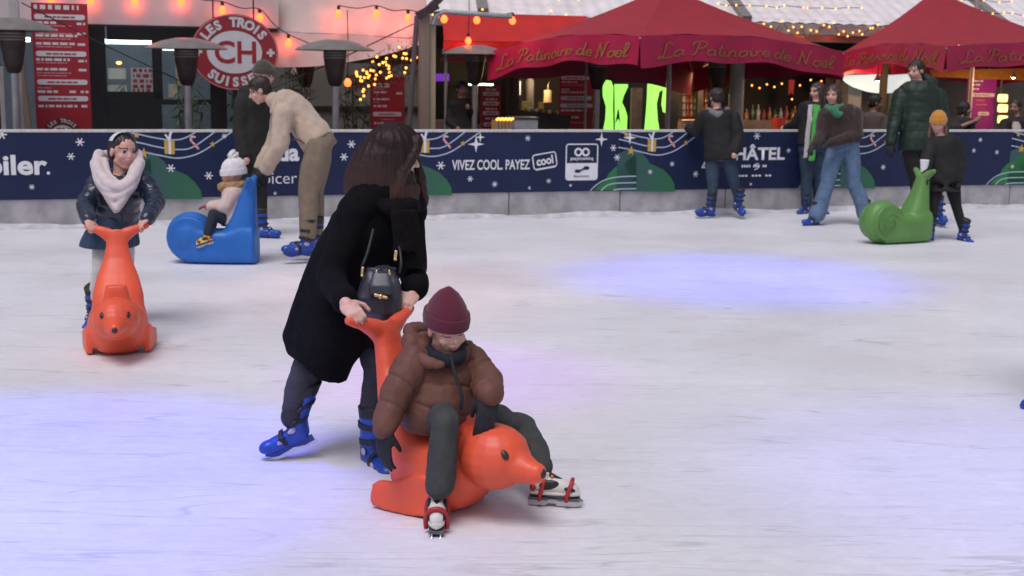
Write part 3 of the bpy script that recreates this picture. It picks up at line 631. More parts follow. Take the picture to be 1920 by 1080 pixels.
# --- glass screen and plants behind the heaters
b = Bk('glass_screen', 'grey glazed screen with black rail behind the bamboo plants', 'screen', 600, 5.0); m = MB(); b.box(m, 482, 790, 118, 240, dep=.06, ground=True); m.build('panel', M('grey_screen', (.15, .15, .13), .4, .3, 2), b.t); m = MB(); b.box(m, 482, 790, 199, 205, off=4.96, dep=.05); m.build('rail', black, b.t)
m = MB(); b.box(m, 546, 572, 122, 140, off=4.95, dep=.03); m.build('notice', M('notice_cream', (.55, .48, .35), .6, .1), b.t)
leafm = M('bamboo_leaf', (.045, .085, .03), .55, .4, 9); stemm = M('bamboo_stem', (.10, .13, .05), .6, .2)
def plant(px, off, ztop, label, seed):
    s_, _ = pl(px, 200, off); t = thing('potted_bamboo', label, 'plant', WQ(s_, .008, off), 0, 'potted plants behind the boards'); rs = random.Random(seed); m = MB(); st = MB()
    for k in range(7):
        a = rs.uniform(0, 6.28); tip = V((cos(a)*rs.uniform(.1, .35), sin(a)*rs.uniform(.05, .25), ztop*rs.uniform(.7, 1))); base = V((cos(a)*.08, sin(a)*.08, .3)); st.tube([base, base.lerp(tip, .5)+V((0, 0, .05)), tip], [.012, .009, .004], 5)
        for j in range(34):
            u = rs.uniform(.15, 1); p = base.lerp(tip, u); d = V((rs.uniform(-1, 1), rs.uniform(-1, 1), rs.uniform(-.6, .7))).normalized(); l = rs.uniform(.10, .22); x, y, d = frame(d); w_ = rs.uniform(.010, .018)
            m.add([p, p+d*l*.4+x*w_, p+d*l-V((0, 0, .04)), p+d*l*.4-x*w_], [(0, 1, 2, 3)])
    m.build('foliage', leafm, t); st.build('stem', stemm, t, sm=60); MB().lathe([(.14, 0), (.19, .02), (.22, .34), (.20, .34), (.18, .30), (.01, .3)], 20).build('pot', black, t, sm=40)
plant(345, 2.2, 1.65, 'bushy potted bamboo in front of the kiosk glass', 1); plant(468, 2.6, 1.7, 'potted bamboo just right of the round sign', 2); plant(545, 3.2, 2.05, 'tall potted bamboo between the beige jacket and the heaters', 3); plant(665, 3.4, 1.75, 'potted bamboo left of the second red menu', 4); plant(225, 4.0, 1.5, 'small spiky plant seen through the kiosk window', 5)
# --- lit fir garland
amber = E('fairy_amber', (1, .33, .05), 3.2); cablem = M('black_cable', (.015, .015, .015), .7, 0)
b = Bk('fir_garland', 'fir branch garland with amber lights between the cream awning and the timber post', 'garland', 730, 2.2); rs = random.Random(4); m = MB(); nd = M('fir_needles', (.018, .03, .014), .7, .4, 20)
axis_ = catmull([b.p(664, 156), b.p(690, 140), b.p(720, 128), b.p(755, 116), b.p(792, 104)], 10)
for k in range(1500):
    u = rs.random(); i = int(u*(len(axis_)-1)); p = axis_[i]+V((rs.gauss(0, .05), rs.gauss(0, .06), rs.gauss(0, .06+.10*u))); d = V((rs.uniform(-1, 1), rs.uniform(-1, 1), rs.uniform(-1, .5))).normalized(); x, y, d = frame(d); l = rs.uniform(.05, .11)
    m.add([p-x*.006, p+x*.006, p+d*l+x*.003, p+d*l-x*.003], [(0, 1, 2, 3)])
m.build('needles', nd, b.t); MB().tube(axis_, .014).build('branch', dark, b.t)
bulb_me = MB().ball((0, 0, 0), .0165).mesh('bulb', 180)
def bulbs(parent, pts, me=None, mat=amber, name='bulb'):
    me = me or bulb_me
    for p in pts: o_ = put(name, me, mat, parent); o_.location = p
bulbs(b.t, [axis_[int(rs.random()*(len(axis_)-1))]+V((rs.gauss(0, .06), -.1+rs.gauss(0, .05), rs.gauss(0, .13))) for _ in range(60)])
# --- festoon strings of red bulbs
fest_me = MB().lathe([(.001, -.058), (.028, -.05), (.045, -.02), (.043, .008), (.026, .036), (.018, .048)], 18).mesh('bulb', 60); sock_me = MB().lathe([(.021, .046), (.021, .095), (.012, .10)], 12).mesh('socket', 60)
fire = E('festoon_red', (1, .085, .018), 5.0)
def glow_lamp(parent, p, en=1.1):
    l = bpy.data.lights.new('bulb_light', 'POINT'); l.energy = en; l.color = (1, .09, .04); l.shadow_soft_size = .05; o = bpy.data.objects.new('bulb_light', l); C.objects.link(o); o.parent = parent; o.location = p+V((0, .07, -.04))
def festoon(label, pts, off, extra=(), en=.9):
    b = Bk('festoon_string', label, 'light string', pts[len(pts)//2][0], off, 'festoon strings of red bulbs')
    P_ = [b.p(x, y) for x, y in pts]; ca = []
    for p, q in zip(P_, P_[1:]): ca += [p+V((0, 0, .10)), p.lerp(q, .5)+V((0, 0, .065))]
    ca.append(P_[-1]+V((0, 0, .10)))
    for e_ in extra: ca.append(b.p(*e_)+V((0, 0, .1)))
    MB().tube(catmull(ca, 4), .007, 6).build('cable', cablem, b.t, sm=60)
    for p in P_: o_ = put('bulb', fest_me, fire, b.t); o_.location = p; k = put('socket', sock_me, cablem, o_); glow_lamp(b.t, p, en)
    return b
festoon('string of red bulbs along the white kiosk fascia', [(95, -4), (170, 0), (253, 3), (340, 1), (417, 18), (487, 32), (541, 79)], 2.42, [(580, 96)])
festoon('string of red bulbs across the cream awning and the red awning', [(635, 25), (706, 25), (765, 33), (833, 35), (894, 37), (961, 38)], 2.45, en=2.2)
festoon('pair of red bulbs between the two umbrellas', [(1515, 57), (1565, 57)], 4.95)
for lab, x, y, off in (('single red bulb hanging just above the heater at the red awning', 878, 76, 3.3), ('single red bulb at the left tip of the fir garland', 652, 154, 2.0)):
    b = Bk('pendant_bulb', lab, 'hanging bulb', x, off); p = b.p(x, y); o_ = put('bulb', fest_me, fire, b.t); o_.location = p; put('socket', sock_me, cablem, o_); glow_lamp(b.t, p); MB().tube([p+V((0, 0, .09)), p+V((.01, 0, .4)), p+V((.0, 0, .9))], .006, 6).build('cable', cablem, b.t)
# --- red awning and the stalls under it
b = Bk('red_awning', 'red canvas awning over the food stall right of the timber post', 'awning', 940, 3.6); redc = M('red_canvas', (.46, .009, .005), .7, .12, 4, .2, 15)
sheet(b, [(830, 22), (940, 26), (1100, 30)], [(832, 76), (940, 78), (1100, 78)], 4.6, 3.6).build('canvas_top', redc, b.t, sm=60); sheet(b, [(832, 77), (940, 79), (1100, 79)], [(832, 92), (940, 94), (1100, 94)], 3.58, 3.56, nz=3).build('hanging_front', M('red_canvas_bright', (.52, .010, .006), .7, .1, 4), b.t, sm=60); MB().tube([b.p(830, 95, 3.62), b.p(1100, 97, 3.62)], .022).build('front_bar', galv, b.t)
for x in (836, 1100): MB().tube([b.p(x, 95, 3.64), V((b.p(x, 95, 3.64).x, .04, .01))], .02).build('leg', galv, b.t)
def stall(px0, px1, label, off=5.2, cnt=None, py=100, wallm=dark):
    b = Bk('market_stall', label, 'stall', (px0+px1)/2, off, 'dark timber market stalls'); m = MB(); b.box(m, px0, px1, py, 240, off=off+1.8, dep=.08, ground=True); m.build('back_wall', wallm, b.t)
    m = MB(); x0, x1, zb, zt, y = b.box(m, px0, px1, 226, 240, off=off, dep=.6, ground=True); m.build('counter', wood, b.t, bevel=.006)
    for x in (x0+.05, x1-.05): MB().bar((x, 0.02, zt+.004), (x, 0.02, 2.046), .08, .08).build('upright', dark, b.t)
    MB().box((x0, -.1, 2.05), (x1, 2.0, 2.10)).build('roof', dark, b.t)
    return b
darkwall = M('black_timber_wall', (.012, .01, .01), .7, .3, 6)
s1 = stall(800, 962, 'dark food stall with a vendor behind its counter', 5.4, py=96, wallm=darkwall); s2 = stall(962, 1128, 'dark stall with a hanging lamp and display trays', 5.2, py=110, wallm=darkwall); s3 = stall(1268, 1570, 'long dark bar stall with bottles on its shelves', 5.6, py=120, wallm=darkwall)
m = MB(); s1.box(m, 826, 944, 108, 117, off=5.1, dep=.05); m.build('sign_strip', M('maroon_board', (.15, .02, .02), .6, .2), s1.t)
m = MB(); s1.box(m, 880, 930, 157, 160, off=6.6, dep=.04); m.build('tube_lamp', E('tube_lamp_green', (.7, 1, .8), 6), s1.t); m = MB(); s1.box(m, 786, 842, 138, 152, off=7.1, dep=.02); m.build('neon_sign', E('neon_violet', (.25, .05, .8), .35), s1.t)
def shade_lamp(px, py, off, label, r=.09):
    b = Bk('hanging_lamp', label, 'lamp', px, off); c = b.p(px, py); MB().lathe([(r, -.05), (r*.9, -.02), (r*.35, .05), (.02, .07), (.015, .07), (r*.3, .045), (r*.85, -.02), (r*.97, -.05)], 24, c).build('shade', galv, b.t, sm=50); l_ = bpy.data.lights.new('lamp_light', 'POINT'); l_.energy = 34; l_.color = (1, .62, .3); l_.shadow_soft_size = .04; lo = bpy.data.objects.new('lamp_light', l_); C.objects.link(lo); lo.parent = b.t; lo.location = c+V((0, -.02, -.09)); MB().ball(c+V((0, 0, -.03)), .035).build('bulb', E('warm_bulb', (1, .62, .25), 30), b.t, sm=180); MB().tube([c+V((0, 0, .07)), c+V((0, 0, .7))], .006, 6).build('cable', cablem, b.t)
shade_lamp(1013, 138, 5.6, 'small bright hanging lamp in the stall left of the lime panel'); shade_lamp(1278, 166, 5.9, 'wide hanging lamp in the bar stall right of the lime panel', .13)
# hanging clothes in stall two
for x0, x1, y0, y1, lab, mt in ((985, 1000, 145, 210, 'dark garment hanging in the lamp-lit stall', M('dark_cloth', (.03, .035, .045), .9, .3)), (1020, 1034, 168, 192, 'pale garment hanging under the stall lamp', M('pale_cloth', (.34, .28, .2), .9, .2)), (967, 976, 150, 178, 'small pale blue garment at the left of the lamp-lit stall', M('blue_cloth', (.22, .3, .42), .9, .2))):
    b = Bk('hanging_garment', lab, 'garment', (x0+x1)/2, 5.9); a_ = b.p(x0, y0); c_ = b.p(x1, y1); w_ = (c_.x-a_.x)/2; h_ = a_.z-c_.z; cx_ = (a_.x+c_.x)/2
    MB().loft([(V((cx_, 0, c_.z)), V((w_*1.1, 0, 0)), V((0, .05, 0))), (V((cx_, 0, c_.z+h_*.6)), V((w_, 0, 0)), V((0, .06, 0))), (V((cx_, 0, c_.z+h_*.92)), V((w_*1.05, 0, 0)), V((0, .05, 0))), (V((cx_, 0, a_.z)), V((w_*.3, 0, 0)), V((0, .03, 0)))], 16).build('cloth', mt, b.t, sm=60); MB().tube([V((cx_, 0, a_.z)), V((cx_, 0, a_.z+.08)), V((cx_+.02, 0, a_.z+.12))], .005, 6).build('hook', galv, b.t)
# display tray, crate, white box on the counters
b = Bk('display_tray', 'slanting dark display tray of sweets behind the boards', 'tray', 1030, 3.0); m = MB(); m.prism([(b.p(x, y).x, b.p(x, y).z) for x, y in ((985, 208), (1005, 210), (1072, 217), (1066, 243), (985, 243))], (0, 0, 0), X2, Y2, V((0, .5, 0))); m.build('tray', dark, b.t, bevel=.006)
rs = random.Random(6); zs = b.p(1030, 243).z; MB().box((b.p(985, 243).x+.02, .04, .01), (b.p(1066, 243).x-.02, .46, zs-.003)).build('stand', wood, b.t)
for k in range(26):
    u = rs.random(); p = b.p(988+78*u, 207+9*u); MB().ball(p+V((0, rs.uniform(.05, .45), .015)), rs.uniform(.018, .035)).build('sweet', [M('sweet_gold', (.6, .42, .12), .4, .2), M('sweet_cream', (.62, .55, .40), .5, .2), M('sweet_brown', (.2, .1, .04), .5, .2)][k % 3], b.t, sm=60)
for x0, x1, y0, lab in ((980, 996, 190, 'gold gift bag standing on the slanting tray'), (1011, 1020, 192, 'small gold box standing in the lamp-lit stall')):
    b = Bk('gold_packet', lab, 'packet', (x0+x1)/2, 3.7); m = MB(); b.box(m, x0, x1, y0, 207, dep=.06); m.build('packet', M('gold_foil', (.62, .43, .10), .35, .3, 30, .4, 60, metal=.4), b.t, bevel=.01); pz = b.p((x0+x1)/2, 207).z; a_ = b.p(x0, 207).x; MB().box((a_-.01, -.02, .01), (a_+.14, .1, pz-.004)).build('plinth', dark, b.t)
b = Bk('lit_crate', 'small lit wooden crate standing behind the boards under the red awning', 'crate', 943, 1.4); m = MB()
for x in (929, 935.5, 942, 948.5, 955): b.box(m, x, x+4.6, 224, 243, dep=.02)
m.build('slats', woodl, b.t); m = MB(); x0, x1, zb, zt, y = b.box(m, 930, 959, 226, 243, off=1.44, dep=.2); m.build('box', M('crate_inside', (.5, .3, .1), .7, .2), b.t); bulbs(b.t, [V((x0+(x1-x0)*k/9, -.01, zt+.015+.01*(k % 2))) for k in range(10)]); MB().box((x0, .03, .01), (x1, .22, zb-.004)).build('stand', dark, b.t)
b = Bk('white_box', 'pale grey storage box just right of the lit crate', 'box', 987, 1.5); m = MB(); x0, x1, zb, zt, y = b.box(m, 965, 1009, 224, 243, dep=.3); m.build('body', M('pale_grey_plastic', (.36, .37, .40), .5, .1), b.t, bevel=.01); MB().box((x0-.01, -.01, zt+.002), (x1+.01, .31, zt+.03)).build('lid', M('dark_lid', (.07, .07, .08), .5, .1), b.t, bevel=.006); MB().box((x0+.02, .02, .01), (x1-.02, .28, zb-.004)).build('stand', dark, b.t)
# --- lime lettered panel
b = Bk('lime_panel', 'black panel with big lime green glowing shapes under the large umbrella', 'panel', 1200, 4.8); m = MB(); b.box(m, 1118, 1272, 140, 240, dep=.06, ground=True); pn = m.build('board', M('panel_black', (.012, .012, .012), .5, .1), b.t)
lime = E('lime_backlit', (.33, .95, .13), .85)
for poly in ([(1138, 148), (1145, 151), (1150, 163), (1149, 200), (1150, 243), (1131, 243), (1135, 222), (1136, 200), (1130, 180), (1130, 160)], [(1152, 158), (1177, 158), (1177, 163), (1169, 180), (1166, 192), (1172, 204), (1176, 218), (1175, 243), (1153, 243)], [(1214, 157), (1254, 156), (1251, 200), (1252, 214), (1243, 210), (1240, 196), (1243, 168), (1236, 172), (1231, 195), (1233, 225), (1236, 243), (1208, 243), (1212, 200)]):
    MB().prism([(b.p(*q).x, b.p(*q).z) for q in poly], (0, -.001, 0), X2, Y2, V((0, -.005, 0))).build('panel_shape', lime, pn)  # shapes glow by their own material, like a backlit sign
MB().prism([(b.p(*q).x, b.p(*q).z) for q in ((1153, 232), (1158, 205), (1160, 205), (1163, 232), (1159, 222))], (0, -.008, 0), X2, Y2, V((0, -.002, 0))).build('panel_shape', black, pn)
m = MB(); b.box(m, 1184, 1204, 165, 240, off=4.5, dep=.05, ground=True); m.build('side_strip', M('tan_strip', (.24, .17, .10), .7, .3, 8), b.t)
# --- bar stall details
shelfm = M('shelf_dark', (.03, .027, .025), .6, .2)
for zi in (178, 192, 206, 219): m = MB(); s3.box(m, 1270, 1330, zi, zi+2, off=7.1, dep=.25); m.build('shelf', shelfm, s3.t)
rs = random.Random(12); bt = [M('bottle_amber', (.22, .09, .02), .2, .2), M('bottle_green', (.03, .08, .04), .2, .2), M('bottle_clear', (.35, .34, .32), .15, .2), M('bottle_red', (.25, .02, .02), .3, .2)]
bot_me = [MB().lathe([(.001, 0), (.035, 0), (.036, .16), (.014, .2), (.013, .26), (.001, .262)], 12).mesh('bottle', 60) for _ in range(4)]
n_ = 0
for (x0, x1, y, off) in ((1273, 1328, 192, 7.05), (1273, 1328, 206, 7.05), (1273, 1328, 219, 7.05), (1405, 1490, 226, 5.7), (1495, 1560, 226, 5.75)):
    for k in range(9):
        x = x0+(x1-x0)*k/8; s_, z_ = pl(x, y, off); o_ = put('bottle', bot_me[k % 4], None, None); 
        if len(o_.data.materials) == 0: o_.data.materials.append(bt[k % 4])
        o_.location = WQ(s_, z_+.002, off+.1); o_.scale = (1, 1, rs.uniform(.7, 1.05))
        tag(o_, ['amber', 'green', 'clear', 'red'][k % 4]+(' bottle on the dark shelves right of the lime panel' if x0 < 1300 else ' bottle on the counter of the long dark bar stall'), 'bottle', ('shelf ' if x0 < 1300 else 'counter ')+['amber', 'green', 'clear', 'red'][k % 4]+' bottles of the bar')
b = Bk('white_column', 'pale fluted column right of the dark hooded skater', 'column', 1387, 3.6); a_ = b.p(1387, 165); m = MB(); m.loft([(V((a_.x, .1, .01)), V((.14, 0, 0)), V((0, .14, 0))), (V((a_.x, .1, .1)), V((.12, 0, 0)), V((0, .12, 0))), (V((a_.x, .1, 2.4)), V((.11, 0, 0)), V((0, .11, 0)))], 24); m.build('shaft', M('pale_column', (.58, .54, .5), .7, .15, 6), b.t, sm=40)
m = MB(); m.box((a_.x-.17, -.06, 2.4), (a_.x+.17, .27, 2.5)); m.build('capital', whitewood, b.t)
for x0, x1, y0, y1, mt, lab in ((1445, 1474, 222, 243, M('red_cloth', (.35, .02, .015), .7, .2), 'red bucket on the bar counter'), (1480, 1489, 150, 178, M('red_cloth', (.35, .02, .015)), 'red ribbon hanging in the bar stall')):
    b = Bk('red_bucket' if y0 > 200 else 'red_ribbon', lab, 'bucket' if y0 > 200 else 'ribbon', (x0+x1)/2, 5.3); a_, c_ = b.p(x0, y0), b.p(x1, y1)
    if y0 > 200: MB().lathe([(.07, 1.0), (.1, 1.01), (.12, 1.2), (.11, 1.2), (.09, 1.02)], 20, ((a_.x+c_.x)/2, 0, c_.z-1.0)).build('bucket', mt, b.t, sm=40); MB().box((a_.x, -.1, .01), (c_.x, .1, c_.z-.004)).build('stand', dark, b.t)
    else: MB().prism([(a_.x, a_.z), (c_.x, a_.z), (c_.x-.02, c_.z), ((a_.x+c_.x)/2, c_.z+.05), (a_.x+.01, c_.z)], (0, 0, 0), X2, Y2, V((0, .02, 0))).build('ribbon', mt, b.t); MB().tube([V(((a_.x+c_.x)/2, .01, a_.z)), V(((a_.x+c_.x)/2, .01, a_.z+.35))], .005, 6).build('cord', cablem, b.t)
warm = E('warm_bulb_dim', (1, .5, .15), 5)
b = Bk('fairy_string', 'string of warm bulbs inside the bar stall', 'light string', 1450, 6.2); pts = [b.p(x, y) for x, y in ((1410, 160), (1424, 165), (1438, 158), (1452, 163), (1466, 157), (1485, 186), (1500, 160), (1520, 150), (1540, 152))]; MB().tube(pts, .004, 5).build('cable', cablem, b.t); bulbs(b.t, pts, mat=warm)
# --- right-hand end: glowing white canvas, grey wall, lamp stack
b = Bk('grey_wall', 'grey rendered wall under the right umbrella', 'wall', 1760, 7.0); m = MB(); b.box(m, 1555, 2100, 100, 240, dep=.15, ground=True); m.build('render', M('grey_render', (.22, .20, .19), .85, .15, 3, .3, 20), b.t)
b = Bk('sky_glow_canvas', 'glowing white scalloped canvas standing for bright sky behind the seated man', 'awning', 1642, 5.5)
m = MB(); top = [(1575, 142), (1640, 140), (1712, 138)]; bot = [(1578, 146), (1600, 163), (1640, 174), (1680, 172), (1710, 150)]
sheet(b, top, bot, 5.8, 5.5, nx=16, nz=5, sag=.01).build('canvas', E('glowing_canvas', (.80, .90, .92), .55), b.t, sm=60); MB().tube([b.p(1570, 141, 5.82), b.p(1716, 137, 5.82)], .02).build('bar', galv, b.t)  # canvas given its own glow in place of bright sky behind it
for x in (1572, 1714): q0 = b.p(x, 141, 5.82); MB().tube([q0, V((q0.x, q0.y, .01))], .018).build('leg', galv, b.t)
m = MB(); b = Bk('stone_arch', 'pale stone archway behind the seated man', 'arch', 1640, 6.2)
for x0, x1 in ((1590, 1615), (1668, 1690)): b.box(m, x0, x1, 150, 240, dep=.3, ground=True)
m.build('jambs', M('pale_stone', (.38, .36, .35), .8, .2, 5, .3, 20), b.t, bevel=.01); m = MB(); b.box(m, 1590, 1690, 138, 150, dep=.3); m.build('lintel', M('pale_stone', (.38, .36, .35)), b.t)
b = Bk('lamp_stack', 'stack of glowing yellow lanterns right of the purple menu', 'lantern', 1880, 4.2)
glow = E('lantern_yellow', (1, .72, .25), 1.5)
for y in (184, 203, 224): c_ = b.p(1880, y); MB().lathe([(.06, -.065), (.08, -.06), (.085, 0), (.08, .06), (.06, .065)], 16, c_).build('lantern', glow, b.t, sm=50)
c_ = b.p(1880, 224); MB().tube([V((c_.x, .1, .01)), V((c_.x, .1, 1.7))], .02).build('stand', black, b.t)
b = Bk('orange_awning', 'orange lit canvas edge under the right umbrella', 'awning', 1830, 4.4); sheet(b, [(1745, 132), (1840, 130), (1960, 128)], [(1748, 144), (1840, 148), (1960, 152)], 4.6, 4.4, nz=3).build('canvas', M('orange_canvas', (.5, .24, .05), .7, .15), b.t, sm=60); MB().tube([b.p(1745, 133, 4.62), b.p(1960, 129, 4.62)], .02).build('bar', galv, b.t)
q0 = b.p(1950, 132, 4.62); MB().tube([q0, V((q0.x, q0.y, .01))], .018).build('leg', galv, b.t)
# --- marquee roof with fairy lights
b = Bk('marquee_roof', 'white corrugated marquee roof strung with fairy lights', 'roof', 1200, 5.0)
roofm = M('white_roof_sheet', (.72, .67, .68), .55, .1, 3); 
ea = b.p(1000, 30, 5.0).z; xl, xr = b.p(470, 30, 5.0).x, b.p(2300, 30, 5.0).x
m = MB(); n = 150; vs, fs = [], []
for k in range(n+1):
    x = xl+(xr-xl)*k/n; zz = .022*(k % 2)
    vs += [(x, 0, ea+zz), (x+1.6, 7, ea+2.6+zz), (x, 0, ea+zz-.03), (x+1.6, 7, ea+2.57+zz)]
for k in range(n): a = 4*k; fs += [(a, a+4, a+5, a+1), (a+2, a+3, a+7, a+6)]
m.add(vs, fs); m.build('roof_sheet', roofm, b.t)
MB().box((xl, -.12, ea-.19), (xr, .02, ea-.012)).build('gutter', M('gutter_grey', (.30, .28, .28), .5, .2, 4), b.t, bevel=.01)
mf = MB(); b.box(mf, 1400, 2100, 44, 84, off=5.16, dep=.06); mf.build('fascia', M('fascia_white', (.56, .52, .52)), b.t)
for x in np.linspace(xl+.3, xr-.3, 6): MB().bar((x, .09, .01), (x, .09, ea-.195), .1, .1).build('post', dark, b.t, bevel=.006)
for px in (1400, 1890, 905): q = b.p(px, 30, 5.0).x; MB().bar((q, -.02, ea+.05), (q+1.62, 6.9, ea+2.68), .16, .1).build('rafter', M('rafter_grey', (.20, .18, .17), .7, .2), b.t)
MB().box((xl-16, 7.1, .01), (xr+4, 7.25, ea+2.5)).build('rear_wall', M('rear_wall_dark', (.05, .045, .045), .8, .3, 3), b.t)
rs = random.Random(8); ang = V((1.6, 7, 2.6))
def fairy(label, x0, x1, rowsn, per, edge=False):
    f = Bk('fairy_string', label, 'light string', (x0+x1)/2, 4.7, 'strings of amber fairy lights'); a, c_ = f.p(x0, 30, 5.0).x, f.p(x1, 30, 5.0).x
    for r in range(rowsn):
        bp_ = []
        for k in range(per):
            u = (k+rs.random()*.8)/per
            if edge: p = V((a+(c_-a)*u, .15+rs.uniform(-.05, .02), ea-.10+rs.gauss(0, .07)))
            else: t_ = .02+.30*(r+.5)/rowsn; p = V((a+(c_-a)*u, .3, ea+.07))+ang*t_+V((0, -.03, .04+rs.uniform(-.02, .04)))
            bp_.append(p)
        bp_.sort(key=lambda v: v.x); MB().tube(bp_, .006, 5).build('cable', cablem, f.t); bulbs(f.t, bp_)
fairy('amber fairy lights along the gutter above the cream awning', 490, 800, 1, 30, True); fairy('amber fairy lights along the gutter above the red awning', 805, 1095, 1, 30, True); fairy('amber fairy lights along the gutter between the umbrellas', 1375, 1680, 1, 32, True)
fairy('amber fairy lights on the white roof left of the large umbrella', 800, 1100, 3, 10); fairy('amber fairy lights on the white roof between the umbrellas', 1340, 1640, 3, 13); fairy('amber fairy lights on the white roof at the far right', 1780, 1960, 3, 8)
# --- the two big umbrellas
canv = M('umbrella_red', (.29, .012, .025), .75, .1, 3, .15, 14); valm = M('umbrella_valance', (.36, .003, .05), .5, .1, 4, .1, 20); goldp = M('gold_script', (.28, .11, .03), .6, .1)
GL = {'L': (.66, [[(.55, .85), (.45, 1), (.3, .9), (.28, .6), (.25, .2), (.1, 0), (0, .08), (.1, .14), (.3, .02), (.55, 0), (.7, .12)]]), 'a': (.48, [[(.38, .36), (.22, .45), (.05, .28), (.05, .08), (.18, 0), (.34, .14), (.4, .4), (.38, .1), (.5, .04)]]),
 'P': (.66, [[(.3, .95), (.25, .5), (.15, .05), (.0, .02)], [(.02, .7), (.1, .95), (.4, 1.02), (.62, .85), (.5, .55), (.28, .48)]]), 't': (.3, [[(.2, .85), (.14, .3), (.18, .03), (.32, .1)], [(.02, .55), (.34, .58)]]), 'i': (.26, [[(.08, .42), (.1, .08), (.2, .03), (.28, .12)], [(.1, .6), (.14, .66)]]),
 'n': (.46, [[(.05, .42), (.06, 0)], [(.06, .25), (.2, .43), (.32, .38), (.32, .08), (.45, .05)]]), 'o': (.44, [[(.22, .44), (.06, .3), (.06, .1), (.2, 0), (.36, .14), (.34, .36), (.22, .44), (.45, .4)]]), 'r': (.32, [[(.06, .42), (.08, 0)], [(.08, .25), (.2, .42), (.3, .42)]]),
 'e': (.38, [[(.06, .2), (.34, .26), (.28, .44), (.1, .38), (.04, .15), (.18, 0), (.38, .1)]]), 'd': (.52, [[(.36, .36), (.2, .45), (.05, .25), (.08, .03), (.22, .02), (.36, .2), (.46, .95), (.38, .1), (.5, .05)]]), 'N': (.78, [[(.0, .02), (.12, .05), (.2, .95)], [(.2, .95), (.45, .05)], [(.45, .05), (.58, .9), (.72, 1.0)]]),
 'l': (.28, [[(.1, .1), (.3, .8), (.22, .98), (.12, .8), (.12, .1), (.22, .02), (.32, .12)]]), 'ë': (.38, [[(.06, .2), (.34, .26), (.28, .44), (.1, .38), (.04, .15), (.18, 0), (.38, .1)], [(.12, .6), (.15, .64)], [(.28, .62), (.31, .66)]]), ' ': (.25, [])}
def umbrella(label, ap, f, l, r, vh, q0, ql, qr, seed):
    """ap, f, l, r: picture points of the apex, near, left and right corners; the far corner completes the square"""
    Pf, Pl, Pr = P(*f, q0), P(*l, ql), P(*r, qr); Pb = Pl+Pr-Pf; Pb.z = (Pl.z+Pr.z)/2-.24; ctr = (Pl+Pr)/2; d = ray(*ap); A = CAMP+d*((ctr.y-CAMP.y)/d.y)
    base = V((ctr.x, ctr.y, 0)); t = thing('market_umbrella', label, 'umbrella', (base.x, base.y, 0), 0, 'large red umbrellas over the stalls'); cs = [Pf, Pr, Pb, Pl]; n = 14
    m = MB()
    for i in range(4):
        a, b_ = cs[i], cs[(i+1) % 4]; vs, fs = [], []; mid = (a+b_)/2
        for j in range(n+1):
            for k in range(n+1):
                u, v = k/n, j/n; e_ = a.lerp(b_, u)+V((0, 0, .10*sin(pi*u))); p = e_.lerp(A, v); s_ = sin(pi*v)*(1-.35*sin(pi*u))*.06+sin(pi*u)*(1-v)*v*.16+.012*sin(u*19+v*7+seed)*(1-v); vs.append(p-V((0, 0, s_)))
        for j in range(n):
            for k in range(n): q = j*(n+1)+k; fs.append((q, q+1, q+n+2, q+n+1))
        m.add(vs, fs)
    me = m.mesh('canopy'); bm = bmesh.new(); bm.from_mesh(me); bmesh.ops.remove_doubles(bm, verts=bm.verts, dist=.004); bm.to_mesh(me); bm.free(); smooth(me, 25)
    cn = put('canopy', me, canv, t, True)
    for i in range(4):
        a, b_ = cs[i], cs[(i+1) % 4]; w_ = (b_-a); out = V((w_.y, -w_.x, 0)).normalized(); out = out if out.dot((a+b_)/2-ctr) > 0 else -out
        def S(u, v, o=0, a=a, b_=b_, out=out):
            top = a.lerp(b_, u)+V((0, 0, .10*sin(pi*u))); return top+V((0, 0, -vh*v*(1-.10*sin(pi*u)+.06*sin(u*17+seed))))+out*(.03*v+.035*v*sin(u*22+seed*2)*sin(pi*u)+o)
        vs = [S(k/40, j/6) for j in range(7) for k in range(41)]; m = MB(); m.add(vs, [(j*41+k, j*41+k+1, j*41+k+42, j*41+k+41) for j in range(6) for k in range(40)]); vl = m.build('valance', valm, t, True, 60)
        if i in (0, 3):
            txt = 'La Patinoire de Noël'; tot = sum(GL[ch][0] for ch in txt); flipu = i == 0
            m = MB(); x = 0
            for ch in txt:
                adv, st = GL[ch]
                for s_ in st:
                    pp = cat2(s_, 6); wv = .05
                    pts = []
                    for (gx, gy) in pp: pts.append((.07+.86*(x+gx+gy*.12)/tot, (.76-.5*gy)))
                    rw = []
                    L_ = (b_-a).length
                    for q, (uu, vv) in enumerate(pts):
                        u2, v2 = pts[min(q+1, len(pts)-1)]; u1, v1 = pts[max(q-1, 0)]; dx_, dy_ = (u2-u1)*L_, (v2-v1)*vh; ln = math.hypot(dx_, dy_) or 1; hw = vh*.019*(1+1.1*abs(dy_)/ln)
                        for sg in (1, -1): rw.append(S(uu-sg*dy_/ln*hw/L_, vv+sg*dx_/ln*hw/vh, .012))
                    m.add(rw, [(2*q, 2*q+1, 2*q+3, 2*q+2) for q in range(len(pts)-1)])
                x += adv
            m.build('lettering', goldp, vl, True)
        MB().tube([a+V((0, 0, -.03)), a.lerp(A, .5)-V((0, 0, .10)), A-V((0, 0, .06))], .015, 6).build('rib', polem, t, True)
        MB().tube([a.lerp(A, .45)-V((0, 0, .10)), base+V((0, 0, Pf.z-.15))], .012, 6).build('strut', polem, t, True)
    MB().tube([base+V((0, 0, .01)), base+V((0, 0, A.z-.05))], .035, 12).build('pole', M('umbrella_pole', (.40, .33, .36), .4, .1), t, True, 60)
    MB().lathe([(.4, .008), (.4, .07), (.38, .09), (.01, .09)], 24, base).build('base_plate', black, t, True, 40)
